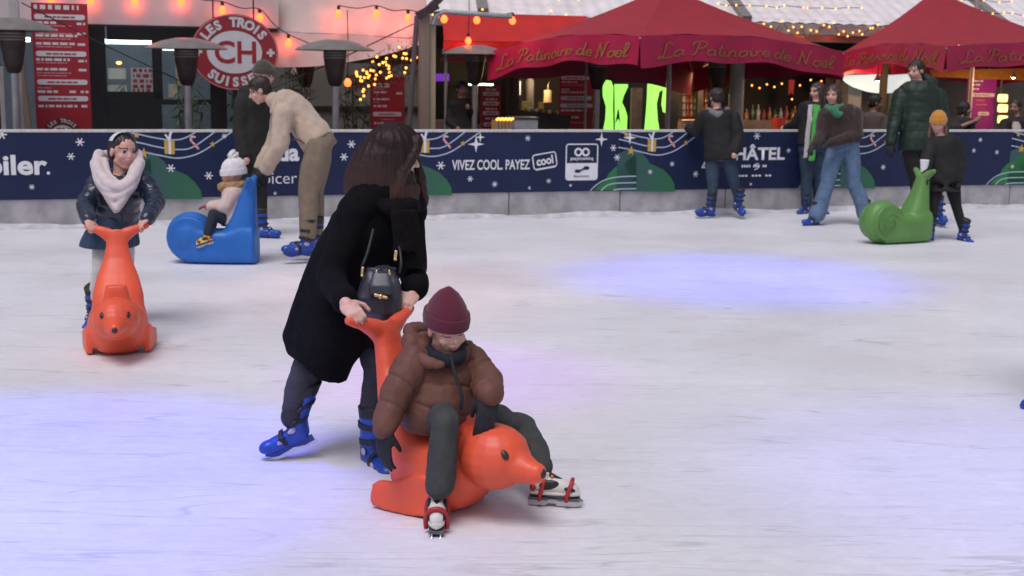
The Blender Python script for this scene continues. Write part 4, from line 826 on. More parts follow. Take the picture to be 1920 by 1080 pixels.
umbrella('large red La Patinoire de Noël umbrella in the middle', (1250, -27), (1200, 67), (917, 97), (1582, 97), .385, 16.1, 17.9, 18.6, 1.0)
umbrella('large red umbrella cut by the right edge of the picture', (1752, -18), (1775, 87), (1574, 101), (2080, 100), .36, 18.2, 21.3, 21.0, 2.3)
# thin stay ropes
for lab, a_, b_, off in (('thin dark cable running down across the kiosk window', (40, 5), (345, 155), 1.2), ('thin rope from the timber post down to the beige jacket', (775, 45), (505, 168), 1.5)):
    k = Bk('stay_rope', lab, 'rope', a_[0], off); MB().tube([k.p(*a_), k.p((a_[0]+b_[0])/2, (a_[1]+b_[1])/2+3), k.p(*b_)], .008, 6).build('rope', cablem, k.t)

for lab, px, py, off, en in (('warm hanging lamp under the middle of the large red umbrella', 1330, 134, 4.6, 10), ('warm hanging lamp under the right umbrella by the purple menu', 1900, 140, 3.4, 12), ('small warm lamp hanging in front of the glowing white canvas', 1646, 146, 4.6, 5)):
    shade_lamp(px, py, off, lab, .06)

# ================================================================ people: builders
skin = M('skin_light', (.62, .37, .285), .5, .08, 30, .08, 90, spec=.35)
skin2 = M('skin_rosy', (.62, .34, .27), .5, .08, 30, spec=.35)
skin3 = M('skin_brown', (.20, .095, .06), .5, .08, 30)
eyew = M('eye_white', (.40, .37, .36), .3, 0); eyed = M('eye_dark', (.015, .01, .01), .2, 0)
lipm = M('lips', (.48, .20, .175), .45, .05); browm = M('eyebrow', (.07, .042, .032), .8, 0)
skateblue = M('skate_blue_plastic', (.010, .055, .33), .38, .1, 30, spec=.5)
skatedark = M('skate_black_liner', (.012, .013, .018), .6, .2, 30)
holder = M('skate_holder_blue', (.012, .05, .28), .4, .1)
badge = M('skate_pale_badge', (.42, .36, .46), .5, .1)
steel = M('skate_steel', (.55, .56, .58), .3, .1, metal=.9)
class Head:
    def __init__(s, c, yaw, pitch, h, roll=0):
        s.c = V(c); s.h = h; y, p = R(yaw), R(pitch)
        s.f = V((sin(y)*cos(p), -cos(y)*cos(p), -sin(p))); s.r = s.f.cross(V((0, 0, 1))).normalized(); s.u = s.r.cross(s.f)
        if roll: q = Matrix.Rotation(R(roll), 3, s.f); s.r = q @ s.r; s.u = q @ s.u
        s.M = np.array([s.r, s.f, s.u])
    def p(s, r, f, u): return s.c+(s.r*r+s.f*f+s.u*u)*s.h
    def loc(s, co): return (co-np.array(s.c)) @ s.M.T/s.h
    def e(s, mb, r, f, u, a, b, c): mb.ell(s.p(r, f, u), s.r*a*s.h, s.f*b*s.h, s.u*c*s.h)
    def prims(s, mb, neck):
        h = s.h
        s.e(mb, 0, -.04, .14, .335, .41, .36); s.e(mb, 0, .10, -.12, .27, .285, .33); s.e(mb, 0, .06, -.28, .22, .24, .19)
        mb.ball(s.p(0, .235, -.405), .085*h); k = getattr(s, 'soft', 1.0); mb.cap(s.p(0, .36, .03), .04*k*h, s.p(0, .45-.05*(1-k)*3, -.095), .055*k*h); mb.ball(s.p(.045*k, .385, -.11), .042*k*h); mb.ball(s.p(-.045*k, .385, -.11), .042*k*h)
        for x in (-1, 1):
            mb.cap(s.p(x*.06, .345-.03*(k < 1), .115), .04*h, s.p(x*.2, .27-.02*(k < 1), .12), .045*h); mb.ball(s.p(x*.165, .235, -.11), .115*h)
            mb.cap(s.p(x*.2, .0, -.25), .09*h, s.p(x*.07, .22, -.40), .075*h)
            s.e(mb, x*.345, -.03, -.02, .035, .085, .125)
            s.e(mb, x*.15, .285, .025, .07, .06, .05)
        s.e(mb, 0, .355, -.215, .10, .05, .035); s.e(mb, 0, .345, -.275, .085, .05, .038)
        mb.cap(s.p(0, -.09, -.2), .21*h, V(neck), .225*h)
    def mats(s, ce, base=0):
        q = s.loc(ce); m = np.zeros(len(ce), int); down = getattr(s, 'down', False)
        fr = q[:, 1] > .2; ax = np.abs(q[:, 0])
        ey = fr & (((ax-.15)/.078)**2+((q[:, 2]-.025)/.036)**2 < 1); m[ey & (not down)] = 1
        m[fr & (not down) & (((ax-.15)/.042)**2+((q[:, 2]-.025)/.040)**2 < 1)] = 2
        m[fr & (((ax-.15)/.085)**2+((q[:, 2]-(.0 if down else .06))/.014)**2 < 1)] = 2
        m[fr & (np.abs(ax-.155) < .105) & (np.abs(q[:, 2]-.122-.03*(ax-.155)) < .017)] = 4
        m[fr & ((q[:, 0]/.115)**2+((q[:, 2]+.245)/.048)**2 < 1)] = 3
        return m
def hand(mb, w, d, n, s, side, curl=60, spread=.25, thumb=1.0):
    # w wrist, d pointing direction, n where the palm faces, side: +1 / -1 thumb side along d x n
    d = V(d).normalized(); n = V(n); n = (n-d*n.dot(d)).normalized(); x = d.cross(n)*side; w = V(w)
    mb.ell(w+d*.045*s, d*.055*s, x*.041*s, n*.0165*s); mb.ell(w+d*.035*s+x*.022*s+n*.008*s, d*.03*s, x*.016*s, n*.016*s)
    mb.cap(w-d*.02*s, .026*s, w+d*.02*s, .026*s)
    for o, ln, r in ((.030, .072, .0088), (.0105, .080, .0092), (-.0095, .074, .0088), (-.029, .058, .0078)):
        b = w+d*(.088-abs(o-.008)*.25)*s+x*o*s; dd = (d+x*o*spread*8).normalized(); a = 0; p = b; pr = r*s
        mb.cap(w+d*.04*s+x*o*.7*s, r*1.15*s, b, r*1.08*s)
        for k, (fr, ca) in enumerate(((.45, .55), (.31, 1.0), (.24, .7))):
            a += R(curl*ca); q = p+(dd*cos(a)+n*sin(a))*ln*fr*s; r2 = pr*.93; mb.cap(p, pr, q, r2); p, pr = q, r2
    p = w+d*.022*s+x*.033*s+n*.004*s; dd = (d*.62+x*.72*thumb+n*.35).normalized(); q = p+dd*.042*s; mb.cap(p, .0115*s, q, .0098*s)
    q2 = q+(dd*.75+d*.5+n*.45-x*.25).normalized()*.03*s; mb.cap(q, .0098*s, q2, .0082*s)
def torso(mb, S, inf, s, t0=-.15, t1=1.04, wide=1.0, extra=None):
    pe, ch, ne = S['pelvis'], S['chest'], S['neck']; hx = (S['hip'][0]-S['hip'][1]); sx = (S['sho'][0]-S['sho'][1])
    hx.normalize(); sx = sx.normalized()
    pts = catmull([pe, ch, ne], 10); n = len(pts)-1
    def at(t):
        if t < 0: return pe+(pts[0]-pts[1]).normalized()*(-t)*(ne-pe).length
        if t > 1: return ne+(pts[-1]-pts[-2]).normalized()*(t-1)*(ne-pe).length
        i = min(int(t*n), n-1); return pts[i].lerp(pts[i+1], t*n-i)
    prof = [(-.15, .165, .125), (0, .172, .13), (.2, .16, .12), (.4, .148, .112), (.6, .165, .12), (.78, .178, .122), (.92, .168, .10), (1.04, .09, .085)]
    rings = []
    for t, a, b in prof:
        if t < t0-.01 or t > t1+.01: continue
        c = at(t); tg = (at(t+.03)-at(t-.03)).normalized(); k = min(max(t, 0), 1); x = (hx*(1-k)+sx*k); x = (x-tg*x.dot(tg)).normalized(); y = tg.cross(x)
        rings.append((c, x*(a*s*wide+inf), y*(b*s+inf)))
    if extra: rings = extra+rings
    mb.loft(rings, 24, e=2.3)
def ellband(mb, c, ax, ay, r, n=24):
    pts = [V(c)+ax*cos(2*pi*k/n)+ay*sin(2*pi*k/n) for k in range(n+1)]; mb.tube(pts, r, 6)
def puff(mb, pts, n, bulge=.16):       # padded sleeve or trouser: fat between seams
    L = [V(p) for p, r in pts]; rr = [r for p, r in pts]
    seg = [(L[i+1]-L[i]).length for i in range(len(L)-1)]; tot = sum(seg); out = []
    m = n*5
    for k in range(m+1):
        t = k/m*tot; i = 0
        while i < len(seg)-1 and t > seg[i]: t -= seg[i]; i += 1
        u = min(1, t/seg[i]); r = rr[i]*(1-u)+rr[i+1]*u
        out.append((L[i].lerp(L[i+1], u), r*(1-bulge+bulge*abs(sin(pi*k/5))**.6)))
    mb.chain(out)
def skate(root, ank, yaw, pitch=0, roll=0, s=1.0, shell=None, voxel=.011, hold=None, straps=True, shaft=.12, flex=0.):
    shell = shell or skateblue; hold = hold or holder
    y = R(yaw); f = V((sin(y), -cos(y), 0)); l = V((0, 0, 1)).cross(f)
    m = Matrix.Rotation(R(roll), 3, f) @ Matrix.Rotation(R(pitch), 3, l) @ Matrix((f, l, (0, 0, 1))).transposed()
    o = V(ank)-m @ V((-.055, 0, .17))*s; M4 = Matrix.Translation(o) @ m.to_4x4() @ Matrix.Scale(s, 4)
    b = MB(); b.chain([((-.07, 0, .095), .045), ((.0, 0, .09), .043), ((.08, 0, .083), .041), ((.125, 0, .08), .037)])
    b.ell((.125, 0, .085), V((.05, 0, 0)), V((0, .043, 0)), V((0, 0, .036)))
    b.loft([(V((-.055, 0, .08)), V((.055, 0, 0)), V((0, .047, 0))), (V((-.05, 0, .15)), V((.062, 0, 0)), V((0, .05, 0))), (V((-.052, 0, .21)), V((.062, 0, 0)), V((0, .052, 0))), (V((-.058, 0, .17+shaft)), V((.064, 0, 0)), V((0, .056, 0)))], 18)
    b.box((-.09, -.037, .052), (.135, .037, .07)); tf = math.tan(R(flex)); fx = lambda v: V((v[0]-max(0, v[2]-.125)*tf, v[1], v[2]-max(0, v[2]-.125)*.25*tf)); b.v = [M4 @ fx(v) for v in b.v]
    bo = b.blob('ice_skate', shell, root, voxel=voxel*s, it=2)
    def part(name, mb, mat, bev=0):
        mb.v = [M4 @ fx(v) for v in mb.v]; return mb.build(name, mat, bo, True, 40)
    z = .17+shaft
    q = MB(); q.loft([(V((-.058, 0, z-.035)), V((.06, 0, 0)), V((0, .052, 0))), (V((-.06, 0, z+.03)), V((.067, 0, 0)), V((0, .06, 0))), (V((-.06, 0, z+.04)), V((.055, 0, 0)), V((0, .048, 0)))], 18); part('liner', q, skatedark)
    if straps:
        for c, ax, ay in (((.03, 0, .095), (.012, 0, .052), (0, .05, 0)), ((-.045, 0, .165), (.068, 0, .012), (0, .056, 0)), ((-.055, 0, .235), (.068, 0, .0), (0, .06, 0))):
            q = MB(); ax, ay = V(ax), V(ay); nrm = ax.cross(ay).normalized()
            rings = [V(c)+ax*cos(2*pi*k/20)+ay*sin(2*pi*k/20) for k in range(21)]
            vs, fs = [], []
            for k in range(20):
                for dn in (-.011, .011): vs.append(rings[k]+nrm*dn)
            for k in range(20): k2 = (k+1) % 20; fs.append((2*k, 2*k2, 2*k2+1, 2*k+1))
            q.add(vs, fs); part('strap', q, skatedark)
            q = MB(); q.ell(V(c)+ay*1.08+ax*.25, V((.018, 0, .0)), V((0, .01, 0)), V((0, 0, .014))); part('buckle', q, skatedark)
    for sd_ in (-1, 1):
        q = MB(); q.ell((-.03, sd_*.0475, .125), V((.022, 0, .004)), V((0, .006, 0)), V((-.004, 0, .016))); part('badge', q, badge); q = MB(); q.ell((.045, sd_*.040, .09), V((.022, 0, -.003)), V((0, .006, 0)), V((0, 0, .012))); part('badge', q, badge)
    q = MB(); q.prism([(-.11, .055), (.15, .055), (.155, .045), (.12, .025), (.09, .018), (.0, .030), (-.06, .018), (-.115, .025)], (0, -.011, 0), V((1, 0, 0)), V((0, 0, 1)), V((0, .022, 0))); part('blade_holder', q, hold)
    q = MB(); q.prism([(-.125, .022), (.145, .022), (.16, .03), (.165, .02), (.14, .002), (.05, 0), (-.11, .001), (-.13, .008)], (0, -.002, 0), V((1, 0, 0)), V((0, 0, 1)), V((0, .004, 0))); part('blade', q, steel)
    return bo
def quilt(lines, sp=.075, dp=.010, w=.010, extra=None):     # stitched seams across the nearest limb or trunk line
    segs = []
    for pts, rad in lines:
        L0 = 0
        for p, q in zip(pts, pts[1:]): segs.append((np.array(p), np.array(q), L0, rad)); L0 += (V(q)-V(p)).length
    def fn(co, no):
        best = np.full(len(co), 9e9); t = np.zeros(len(co))
        for p, q, L0, rad in segs:
            d = q-p; ln = np.linalg.norm(d); u = np.clip(((co-p) @ d)/ln**2, 0, 1); ds = np.linalg.norm(co-p-u[:, None]*d, axis=1)/rad; k = ds < best; best[k] = ds[k]; t[k] = L0+u[k]*ln
        t = t+.008*wav(co, 16, 5); ph = np.abs(((t/sp) % 1)-.5)*sp
        ph = sp/2-ph; o = -dp*np.exp(-(ph/w)**2)+dp*.5*np.sin(np.clip(ph/(sp/2), 0, 1)*pi/2)
        return o+(extra(co, no) if extra else 0)
    return fn
class Fig:
    """one person: joints are given as picture x, y and metres nearer (-) or farther (+) than the figure's own distance"""
    def __init__(s, bx, by, label, s_=1.0, dq=0, group=None):
        g = G(bx, by); s.q = Q(g)+dq; s.s = s_; s.root = thing('person', label, 'person', (g.x, g.y, 0), 0, group); s.J = {}
    def j(s, x, y, d=0): return P(x, y, s.q+d)
    def set(s, **k):
        for n, v in k.items():
            s.J[n] = [s.j(*a) for a in v] if isinstance(v[0], (tuple, list)) else s.j(*v)
    def body(s, head=None, sk=skin, voxel=.012, hands=(None, None), gloved=False, slim=0.):
        J, z = s.J, s.s; mb = MB(); torso(mb, J, -.012-slim, z)
        for i in (0, 1):
            mb.cap(J['chest'].lerp(J['neck'], .6), .06*z-slim*.4, J['sho'][i], .055*z-slim*.3)
            mb.chain([(J['sho'][i], .052*z), (J['elb'][i], .038*z), (J['wri'][i], .026*z)])
            mb.chain([(J['hip'][i], .088*z), (J['kne'][i], .056*z), (J['kne'][i].lerp(J['ank'][i], .35), .055*z), (J['ank'][i], .036*z)])
            if hands[i]: hand(mb, J['wri'][i], *hands[i])
            elif not gloved: mb.ell(J['wri'][i]+(J['wri'][i]-J['elb'][i]).normalized()*.05*z, V((.035*z, 0, 0)), V((0, .035*z, 0)), V((0, 0, .045*z)))
        if head: s.head = head; head.prims(mb, J['neck'])
        return mb.blob('body', [sk, eyew, eyed, lipm, browm], s.root, voxel=voxel, it=2, matfn=(lambda ce: head.mats(ce)) if head else None)
    def jacket(s, mat, inf=.03, name='jacket', voxel=.014, sl=(.066, .056, .045), t0=-.15, skirt=None, disp=None, puffy=0, wide=1.0, cuff=.97, it=4):
        J, z = s.J, s.s; mb = MB(); torso(mb, J, inf, z, t0, wide=wide, extra=skirt)
        for i in (0, 1):
            mb.cap(J['chest'].lerp(J['neck'], .65), (.075*z+inf*.8), J['sho'][i], (sl[0]*z+.012))
            w = J['elb'][i].lerp(J['wri'][i], cuff)
            ch = [(J['sho'][i], sl[0]*z+.012), (J['sho'][i].lerp(J['elb'][i], .5), sl[0]*z+.004), (J['elb'][i], sl[1]*z+.006), (w, sl[2]*z)]
            if puffy: puff(mb, ch, puffy)
            else: mb.chain(ch)
        return mb.blob(name, mat, s.root, voxel=voxel, it=it, disp=disp)
    def trousers(s, mat, r=(.105, .075, .06), name='trousers', voxel=.014, disp=None, end=.93, pel=True):
        J, z = s.J, s.s; mb = MB()
        if pel: torso(mb, J, .012, z, -.15, .2)
        for i in (0, 1):
            a = J['kne'][i].lerp(J['ank'][i], end); mb.chain([(J['hip'][i], r[0]*z), (J['hip'][i].lerp(J['kne'][i], .5), (r[0]*.9+r[1]*.1)*z), (J['kne'][i], r[1]*z), (J['kne'][i].lerp(J['ank'][i], .5), (r[1]+r[2])/2*z), (a, r[2]*z)])
        return mb.blob(name, mat, s.root, voxel=voxel, it=3, disp=disp)
    def gloves(s, mat, which=(0, 1), voxel=.008, dirs=None, k=1.12, curl=45):
        for i in which:
            mb = MB(); w = s.J['wri'][i]; d = (w-s.J['elb'][i]) if not dirs else V(dirs[i][0]); n = V((0, 0, -1)) if not dirs else V(dirs[i][1])
            if abs(d.normalized().dot(n.normalized())) > .95: n = V((.3, -1, 0))
            hand(mb, w, d, n, s.s*k, 1 if i == 0 else -1, curl, .03, .25); mb.cap(w-(w-s.J['elb'][i]).normalized()*.02*s.s, .040*s.s, w+d.normalized()*.015, .038*s.s)
            mb.v = [tuple(v) for v in mb.v]; mb.blob('glove', mat, s.root, voxel=voxel, it=1)
    def hair(s, mat, back=.0, length=0, width=.36, voxel=.01, name='hair', top=.0, front=.0):
        H = s.head; h = H.h; mb = MB()
        H.e(mb, 0, -.075, .19+top, .385, .43, .36)
        H.e(mb, 0, -.2, .02, .36, .28, .33)
        if length:
            rings = []
            for k in range(7):
                t = k/6; c = H.p(0, -.17-.06*t, .25)+V((0, 0, -1))*length*t
                rings.append((c, H.r*(.36+(width-.36)*t)*h, H.f*(.30-.1*t)*h))
            mb.loft(rings, 20)
            for x in (-1, 1): mb.chain([(H.p(x*.33, .08, .2), .09*h), (H.p(x*.37, .06, -.1), .085*h), (H.p(x*.38, .08+front, -.1)+V((0, 0, -1))*length*.6, .07*h)])
        def disp(co, no):
            q = H.loc(co); a = np.arctan2(q[:, 0], q[:, 1]); return .006*np.sin(a*26+3*np.sin(q[:, 2]*5+a*3))+.004*np.sin(a*61+2*np.sin(q[:, 2]*7))
        return mb.blob(name, mat, s.root, voxel=voxel, it=2, disp=disp)
    def beanie(s, mat, name='beanie', tall=.72, cuff=True, rim=.1, pom=None, tilt=.04, pomr=.16, k=1.0):
        H = s.head; h = H.h; mb = MB(); rings = []
        prof = [(rim-.01, .40), (rim, .415), (rim+.1, .425), (rim+.2, .42), (.38, .405), (.5, .36), (.6, .28), (.68, .17), (tall, .05), (tall+.005, .004)] if tall < .8 else [(rim-.01, .40), (rim, .415), (rim+.12, .425), (.35, .41), (.48, .37), (.6, .30), (.72, .21), (tall-.06, .11), (tall-.01, .045), (tall, .004)]
        for u, r in prof: rings.append((H.p(0, -.05-tilt*(u-rim), u), H.r*r*.93*h*k, H.f*r*1.1*h*k))
        mb.loft(rings, 48)
        b = mb.build(name, mat, s.root, True, 60)
        if cuff:
            cb = MB(); cb.loft([(H.p(0, -.05, rim-.035), H.r*.395*h*k, H.f*.465*h*k), (H.p(0, -.05, rim-.035), H.r*.425*h*k, H.f*.495*h*k), (H.p(0, -.055, rim+.1), H.r*.44*h*k, H.f*.505*h*k), (H.p(0, -.06, rim+.2), H.r*.425*h*k, H.f*.49*h*k), (H.p(0, -.06, rim+.215), H.r*.39*h*k, H.f*.45*h*k)], 48)
            cb.build('cuff', mat, b, True, 50)
        if pom: MB().ball(H.p(0, -.05-tilt*.7, tall+pomr*.45), pomr*h).blob('pompom', pom, b, voxel=.008, it=0, disp=lambda co, no: .012*wav(co, 160, 4))
        return b
    def skates(s, yaws, pit=(0, 0), shell=None, voxel=.014, sc=None, rolls=(0, 0), **k):
        for i in (0, 1): skate(s.root, s.J['ank'][i], yaws[i], pit[i], rolls[i], sc or s.s, shell, voxel, **k)
def knit(name, col, sc=160, rough=.9): return M(name, col, rough, .12, 25, .5, sc, sheen=.3)

# ================================================================ ride-on skating aids
orange = M('orange_plastic', (.74, .098, .043), .44, .10, 4, .05, 25, spec=.45, scuff=.5)
bluep = M('blue_plastic', (.012, .13, .48), .45, .12, 5, .05, 25, scuff=.5); greenp = M('green_plastic', (.105, .25, .06), .48, .12, 5, .05, 25, scuff=.5)
darkdot = M('dark_moulded_dot', (.03, .02, .018), .4, .1)
def make_seal(label):
    t = thing('seal_skating_aid', label, 'skating aid', group='orange seal skating aids'); mb = MB()
    X, Y_, Z = V((1, 0, 0)), V((0, 1, 0)), V((0, 0, 1))
    R_ = [(-.245, .23, .09, .08), (-.232, .22, .135, .125), (-.18, .188, .165, .172), (-.11, .157, .178, .156), (-.02, .155, .182, .155), (.045, .165, .172, .165), (.10, .182, .15, .155), (.145, .205, .122, .13), (.19, .215, .095, .09)]
    mb.loft([(V((x, 0, z)), Y_*a*.97, Z*b) for x, z, a, b in R_], 28, e=2.5)
    mb.ell((.21, 0, .248), X*.152, Y_*.136, Z*.126); mb.cap((.25, 0, .243), .10, (.395, 0, .222), .045); mb.ball((.412, 0, .224), .04)
    mb.loft([(V((x, 0, z)), Y_*a, (X*.94+Z*.34)*b) for x, z, a, b in ((-.12, .2, .155, .12), (-.195, .32, .150, .095), (-.255, .42, .124, .068), (-.305, .52, .086, .05), (-.335, .60, .066, .042), (-.352, .665, .062, .037), (-.36, .695, .068, .032))], 24, e=2.4)
    for y in (-1, 1):
        mb.loft([(V((-.345, y*.0, .635)), Z*.05, X*.03), (V((-.352, y*.04, .655)), Z*.056, X*.034), (V((-.36, y*.085, .684)), Z*.038, X*.032), (V((-.37, y*.125, .703)), Z*.027, X*.028), (V((-.378, y*.165, .715)), Z*.022, X*.023), (V((-.382, y*.19, .721)), Z*.015, X*.015)], 16)
    mb.loft([(V((.045, 0, .25)), X*.075, Y_*.11), (V((.043, 0, .33)), X*.052, Y_*.08), (V((.04, 0, .39)), X*.042, Y_*.066), (V((.038, 0, .418)), X*.034, Y_*.058)], 20, e=3)
    for y in (-1, 1):
        ax = (X*.985+Y_*(-.14*y)).normalized()
        poly = [(.05, .08), (.048, .135), (.02, .168), (-.03, .165), (-.08, .142), (-.14, .120), (-.20, .115), (-.222, .10), (-.234, .035), (-.222, .015), (-.16, .003), (-.06, 0), (.04, .012)]
        mb.prism(poly, V((.0, y*.17-.018, 0)), ax, Z, Y_*.036)
    mb.v = [(v[0], v[1], max(0.004, v[2])) for v in mb.v]
    b = mb.blob('body', orange, t, False, .0075, 2)
    for y in (-1, 1): MB().ell((.318, y*.072, .290), V((.017, -.007*y, -.006)), V((.004, .009*y, .004)), V((-.004, -.006*y, .017))).build('eye', darkdot, t, sm=180)
    MB().ell((.444, 0, .226), X*.012, Y_*.017, Z*.018).build('nose', darkdot, t, sm=180)
    return t
seal = make_seal('orange seal skating aid ridden by the boy in the brown puffer jacket')
g = G(846, 950); seal.location = (g.x, g.y, 0); seal.rotation_euler = (0, 0, R(-38))
SEALM = Matrix.Translation(seal.location) @ Matrix.Rotation(R(-38), 4, 'Z')
seal2 = copy_tree(seal); seal2['label'] = 'orange seal skating aid facing forward, empty, pushed by the girl in the pale scarf'
g2 = G(223, 662); seal2.location = (g2.x, g2.y, 0); SEAL2R = -75; seal2.rotation_euler = (0, 0, R(SEAL2R))
def make_ride(label, mat):
    t = thing('ride_on_skating_aid', label, 'skating aid', group='round fronted skating aids'); mb = MB()
    X, Y_, Z = V((1, 0, 0)), V((0, 1, 0)), V((0, 0, 1))
    mb.ell((.175, 0, .225), X*.225, Y_*.165, Z*.225); mb.cone((.175, -.135, .225), .19, (.175, .135, .225), .19, 28)
    mb.loft([(V((x, 0, z/2)), Y_*a, Z*z/2) for x, z, a in ((-.40, .30, .13), (-.385, .34, .15), (-.28, .36, .16), (-.15, .30, .165), (-.02, .30, .165), (.1, .34, .16), (.2, .36, .15))], 24, e=4)
    mb.loft([(V((x, 0, z)), X*a, Y_*b) for x, z, a, b in ((-.25, .25, .16, .15), (-.275, .36, .127, .13), (-.302, .46, .10, .105), (-.325, .56, .078, .085), (-.343, .66, .06, .07), (-.35, .70, .053, .065))], 20, e=2.6)
    for y in (-1, 1): mb.chain([((-.345, y*.01, .66), .052), ((-.352, y*.06, .70), .045), ((-.36, y*.105, .728), .034), ((-.362, y*.135, .745), .026)])
    mb.v = [(v[0], v[1], max(0.004, v[2])) for v in mb.v]
    mb.blob('body', mat, t, False, .011, 5)
    for y in (-1, 1):
        sp = [(.19+(.03+.115*k/40)*cos(k*.32), y*(.168-.03*(k/40)**2), .225+(.03+.115*k/40)*sin(k*.32)) for k in range(41)]
        MB().tube(sp, .0032).build('spiral_ridge', mat, t, sm=60)
        MB().ell((.33, y*.098, .30), X*.014, Y_*.006, Z*.018).build('eye', darkdot, t, sm=180)
    return t
def rel(px, py, rz): g = G(px, py); return (g.x, g.y, 0), R(rz)
blue = make_ride('blue round fronted skating aid carrying the toddler in the white hat', bluep)
for o_ in [x for x in C.objects if x.parent == blue and x.name.startswith('spiral')]: bpy.data.objects.remove(o_)
blue.location, blue.rotation_euler = V(rel(398, 492, 0)[0]), (0, 0, R(180))
grn = make_ride('green round fronted skating aid beside the child in the mustard beanie', greenp)
grn.location, grn.rotation_euler = V(rel(1675, 455, 0)[0]), (0, 0, R(206))

# ================================================================ the woman in black
wool = M('black_wool', (.0058, .0058, .0062), .95, .25, 30, .08, 180, spec=.10)
F = Fig(705, 875, 'woman in long black coat and black scarf pushing the boy on the orange seal', .98)
w = F
hL = SEALM @ V((-.378, .16, .722)); hR = SEALM @ V((-.378, -.16, .722))   # seal horns: left / right of the seal
F.set(pelvis=(640, 560, .12), chest=(688, 450, .0), neck=(722, 372, -.06), sho=[(664, 410, -.13), (764, 400, .06)], elb=[(622, 520, -.18), (775, 500, -.02)], wri=[(648, 585, -.08), (766, 575, .0)],
      hip=[(624, 585, .08), (684, 575, .16)], kne=[(579, 694, .05), (712, 690, .04)], ank=[(549, 786, .05), (697, 822, .08)])
F.J['wri'][0] = hR+V((-.02, .01, .045))+ (F.J['elb'][0]-hR).normalized()*.05
F.J['wri'][1] = hL+V((.02, .01, .04))+(F.J['elb'][1]-hL).normalized()*.05
H = Head(F.j(742, 292, -.07), 112, 12, .225)
sd = SEALM.to_3x3() @ V((0, 1, 0))
F.body(H, skin, .0042, slim=.05, hands=((( hR-F.J['wri'][0])*.7+V((.03, -.03, .0)), (.3, .35, -1), .95, 1, 62), ((hL-F.J['wri'][1])*.7+V((-.02, -.04, 0)), (-.3, .3, -1), .95, -1, 62)))
def ring(F, x, y, d, hw, hd, yaw, slope=0):     # coat ring: picture centre, half widths in metres, facing yaw
    a = R(yaw); r = V((cos(a), sin(a), slope)); f = V((sin(a), -cos(a), 0)); return (F.j(x, y, d), r*hw, f*hd)
# coat
mb = MB()
K = 1/436.
mb.loft([ring(F, 614, 706, .05, 37*K, .13, 10, -.24), ring(F, 602, 674, .06, 62*K, .19, 10, -.2), ring(F, 618, 632, .07, 86*K, .21, 10, -.05), ring(F, 640, 580, .08, 92*K, .2, 12), ring(F, 658, 530, .07, 92*K, .19, 15), ring(F, 678, 480, .04, 94*K, .18, 18), ring(F, 694, 435, .0, 92*K, .165, 22), ring(F, 706, 400, -.03, 84*K, .13, 25), ring(F, 716, 372, -.05, 58*K, .1, 28), ring(F, 722, 352, -.06, 36*K, .08, 28)], 28)
mb.loft([ring(F, 698, 650, .05, 18*K, .09, 20), ring(F, 694, 610, .05, 36*K, .13, 20), ring(F, 690, 560, .05, 60*K, .15, 20)], 20)
for i in (0, 1):
    J = F.J; wr = J['elb'][i].lerp(J['wri'][i], .86)
    mb.chain([(J['sho'][i], .076), (J['sho'][i].lerp(J['elb'][i], .5), .072), (J['elb'][i], .066), (wr, .056)])
mb.blob('coat', wool, F.root, voxel=.009, it=4, disp=lambda co, no: folds(14, .011, (.2, 0, 1), .35)(co, no)+folds(40, .0012)(co, no))
MB().chain([(F.j(668, 398, -.12), .085), (F.j(702, 368, -.08), .10), (F.j(726, 354, -.06), .10), (F.j(745, 372, .0), .09), (F.j(768, 396, .06), .08)]).blob('collar', wool, F.root, voxel=.01, it=3)
# scarf hanging down her front
scm = M('black_scarf', (.0075, .006, .0075), .95, .3, 30, .5, 110, spec=.1)
mb = MB()
for dx, d0, ln in ((0, -.2, 505), (-16, -.23, 470)):
    rg = []
    for k, (x, y) in enumerate(((764, 396), (768, 410), (772, 432), (776, 460), (775, 485), (774, ln))):
        rg.append((F.j(x+dx, y, d0+.0*k), V((.040+.002*k, 0, .006*(-1)**k)), V((.0, .024-.001*k, 0))))
    mb.loft(rg, 16)
mb.chain([(F.j(712, 378, -.13), .035), (F.j(738, 392, -.17), .04), (F.j(768, 388, -.10), .04), (F.j(784, 382, .02), .04)])
mb.blob('scarf', scm, F.root, voxel=.008, it=2, disp=folds(26, .008, (0, 0, 1), .25))
# hair
hm = bpy.data.materials.new('auburn_hair'); t, b, L = nm(hm); N = t.nodes
tc = N.new('ShaderNodeTexCoord'); sx = N.new('ShaderNodeSeparateXYZ'); L.new(tc.outputs['Object'], sx.inputs[0])
mp = N.new('ShaderNodeMapping'); mp.inputs['Scale'].default_value = (90, 90, 5); L.new(tc.outputs['Object'], mp.inputs[0])
nz = N.new('ShaderNodeTexNoise'); nz.inputs['Scale'].default_value = 1.2; nz.inputs['Detail'].default_value = 4; L.new(mp.outputs[0], nz.inputs['Vector'])
ad = N.new('ShaderNodeMath'); ad.operation = 'MULTIPLY_ADD'; L.new(nz.outputs[0], ad.inputs[0]); ad.inputs[1].default_value = .22; L.new(sx.outputs[2], ad.inputs[2])
rp = N.new('ShaderNodeValToRGB'); e = rp.color_ramp.elements
mr = N.new('ShaderNodeMapRange'); mr.inputs[1].default_value = 1.18; mr.inputs[2].default_value = 1.58; L.new(ad.outputs[0], mr.inputs[0])
e[0].color = (.066, .033, .024, 1); e[0].position = .08; e[1].color = (.022, .0115, .0115, 1); e[1].position = .75
L.new(mr.outputs[0], rp.inputs[0]); L.new(rp.outputs[0], b.inputs['Base Color']); b.inputs['Roughness'].default_value = .5; b.inputs['Specular IOR Level'].default_value = .22
bp = N.new('ShaderNodeBump'); bp.inputs['Strength'].default_value = .3; bp.inputs['Distance'].default_value = .012; L.new(nz.outputs[0], bp.inputs['Height']); L.new(bp.outputs[0], b.inputs['Normal'])
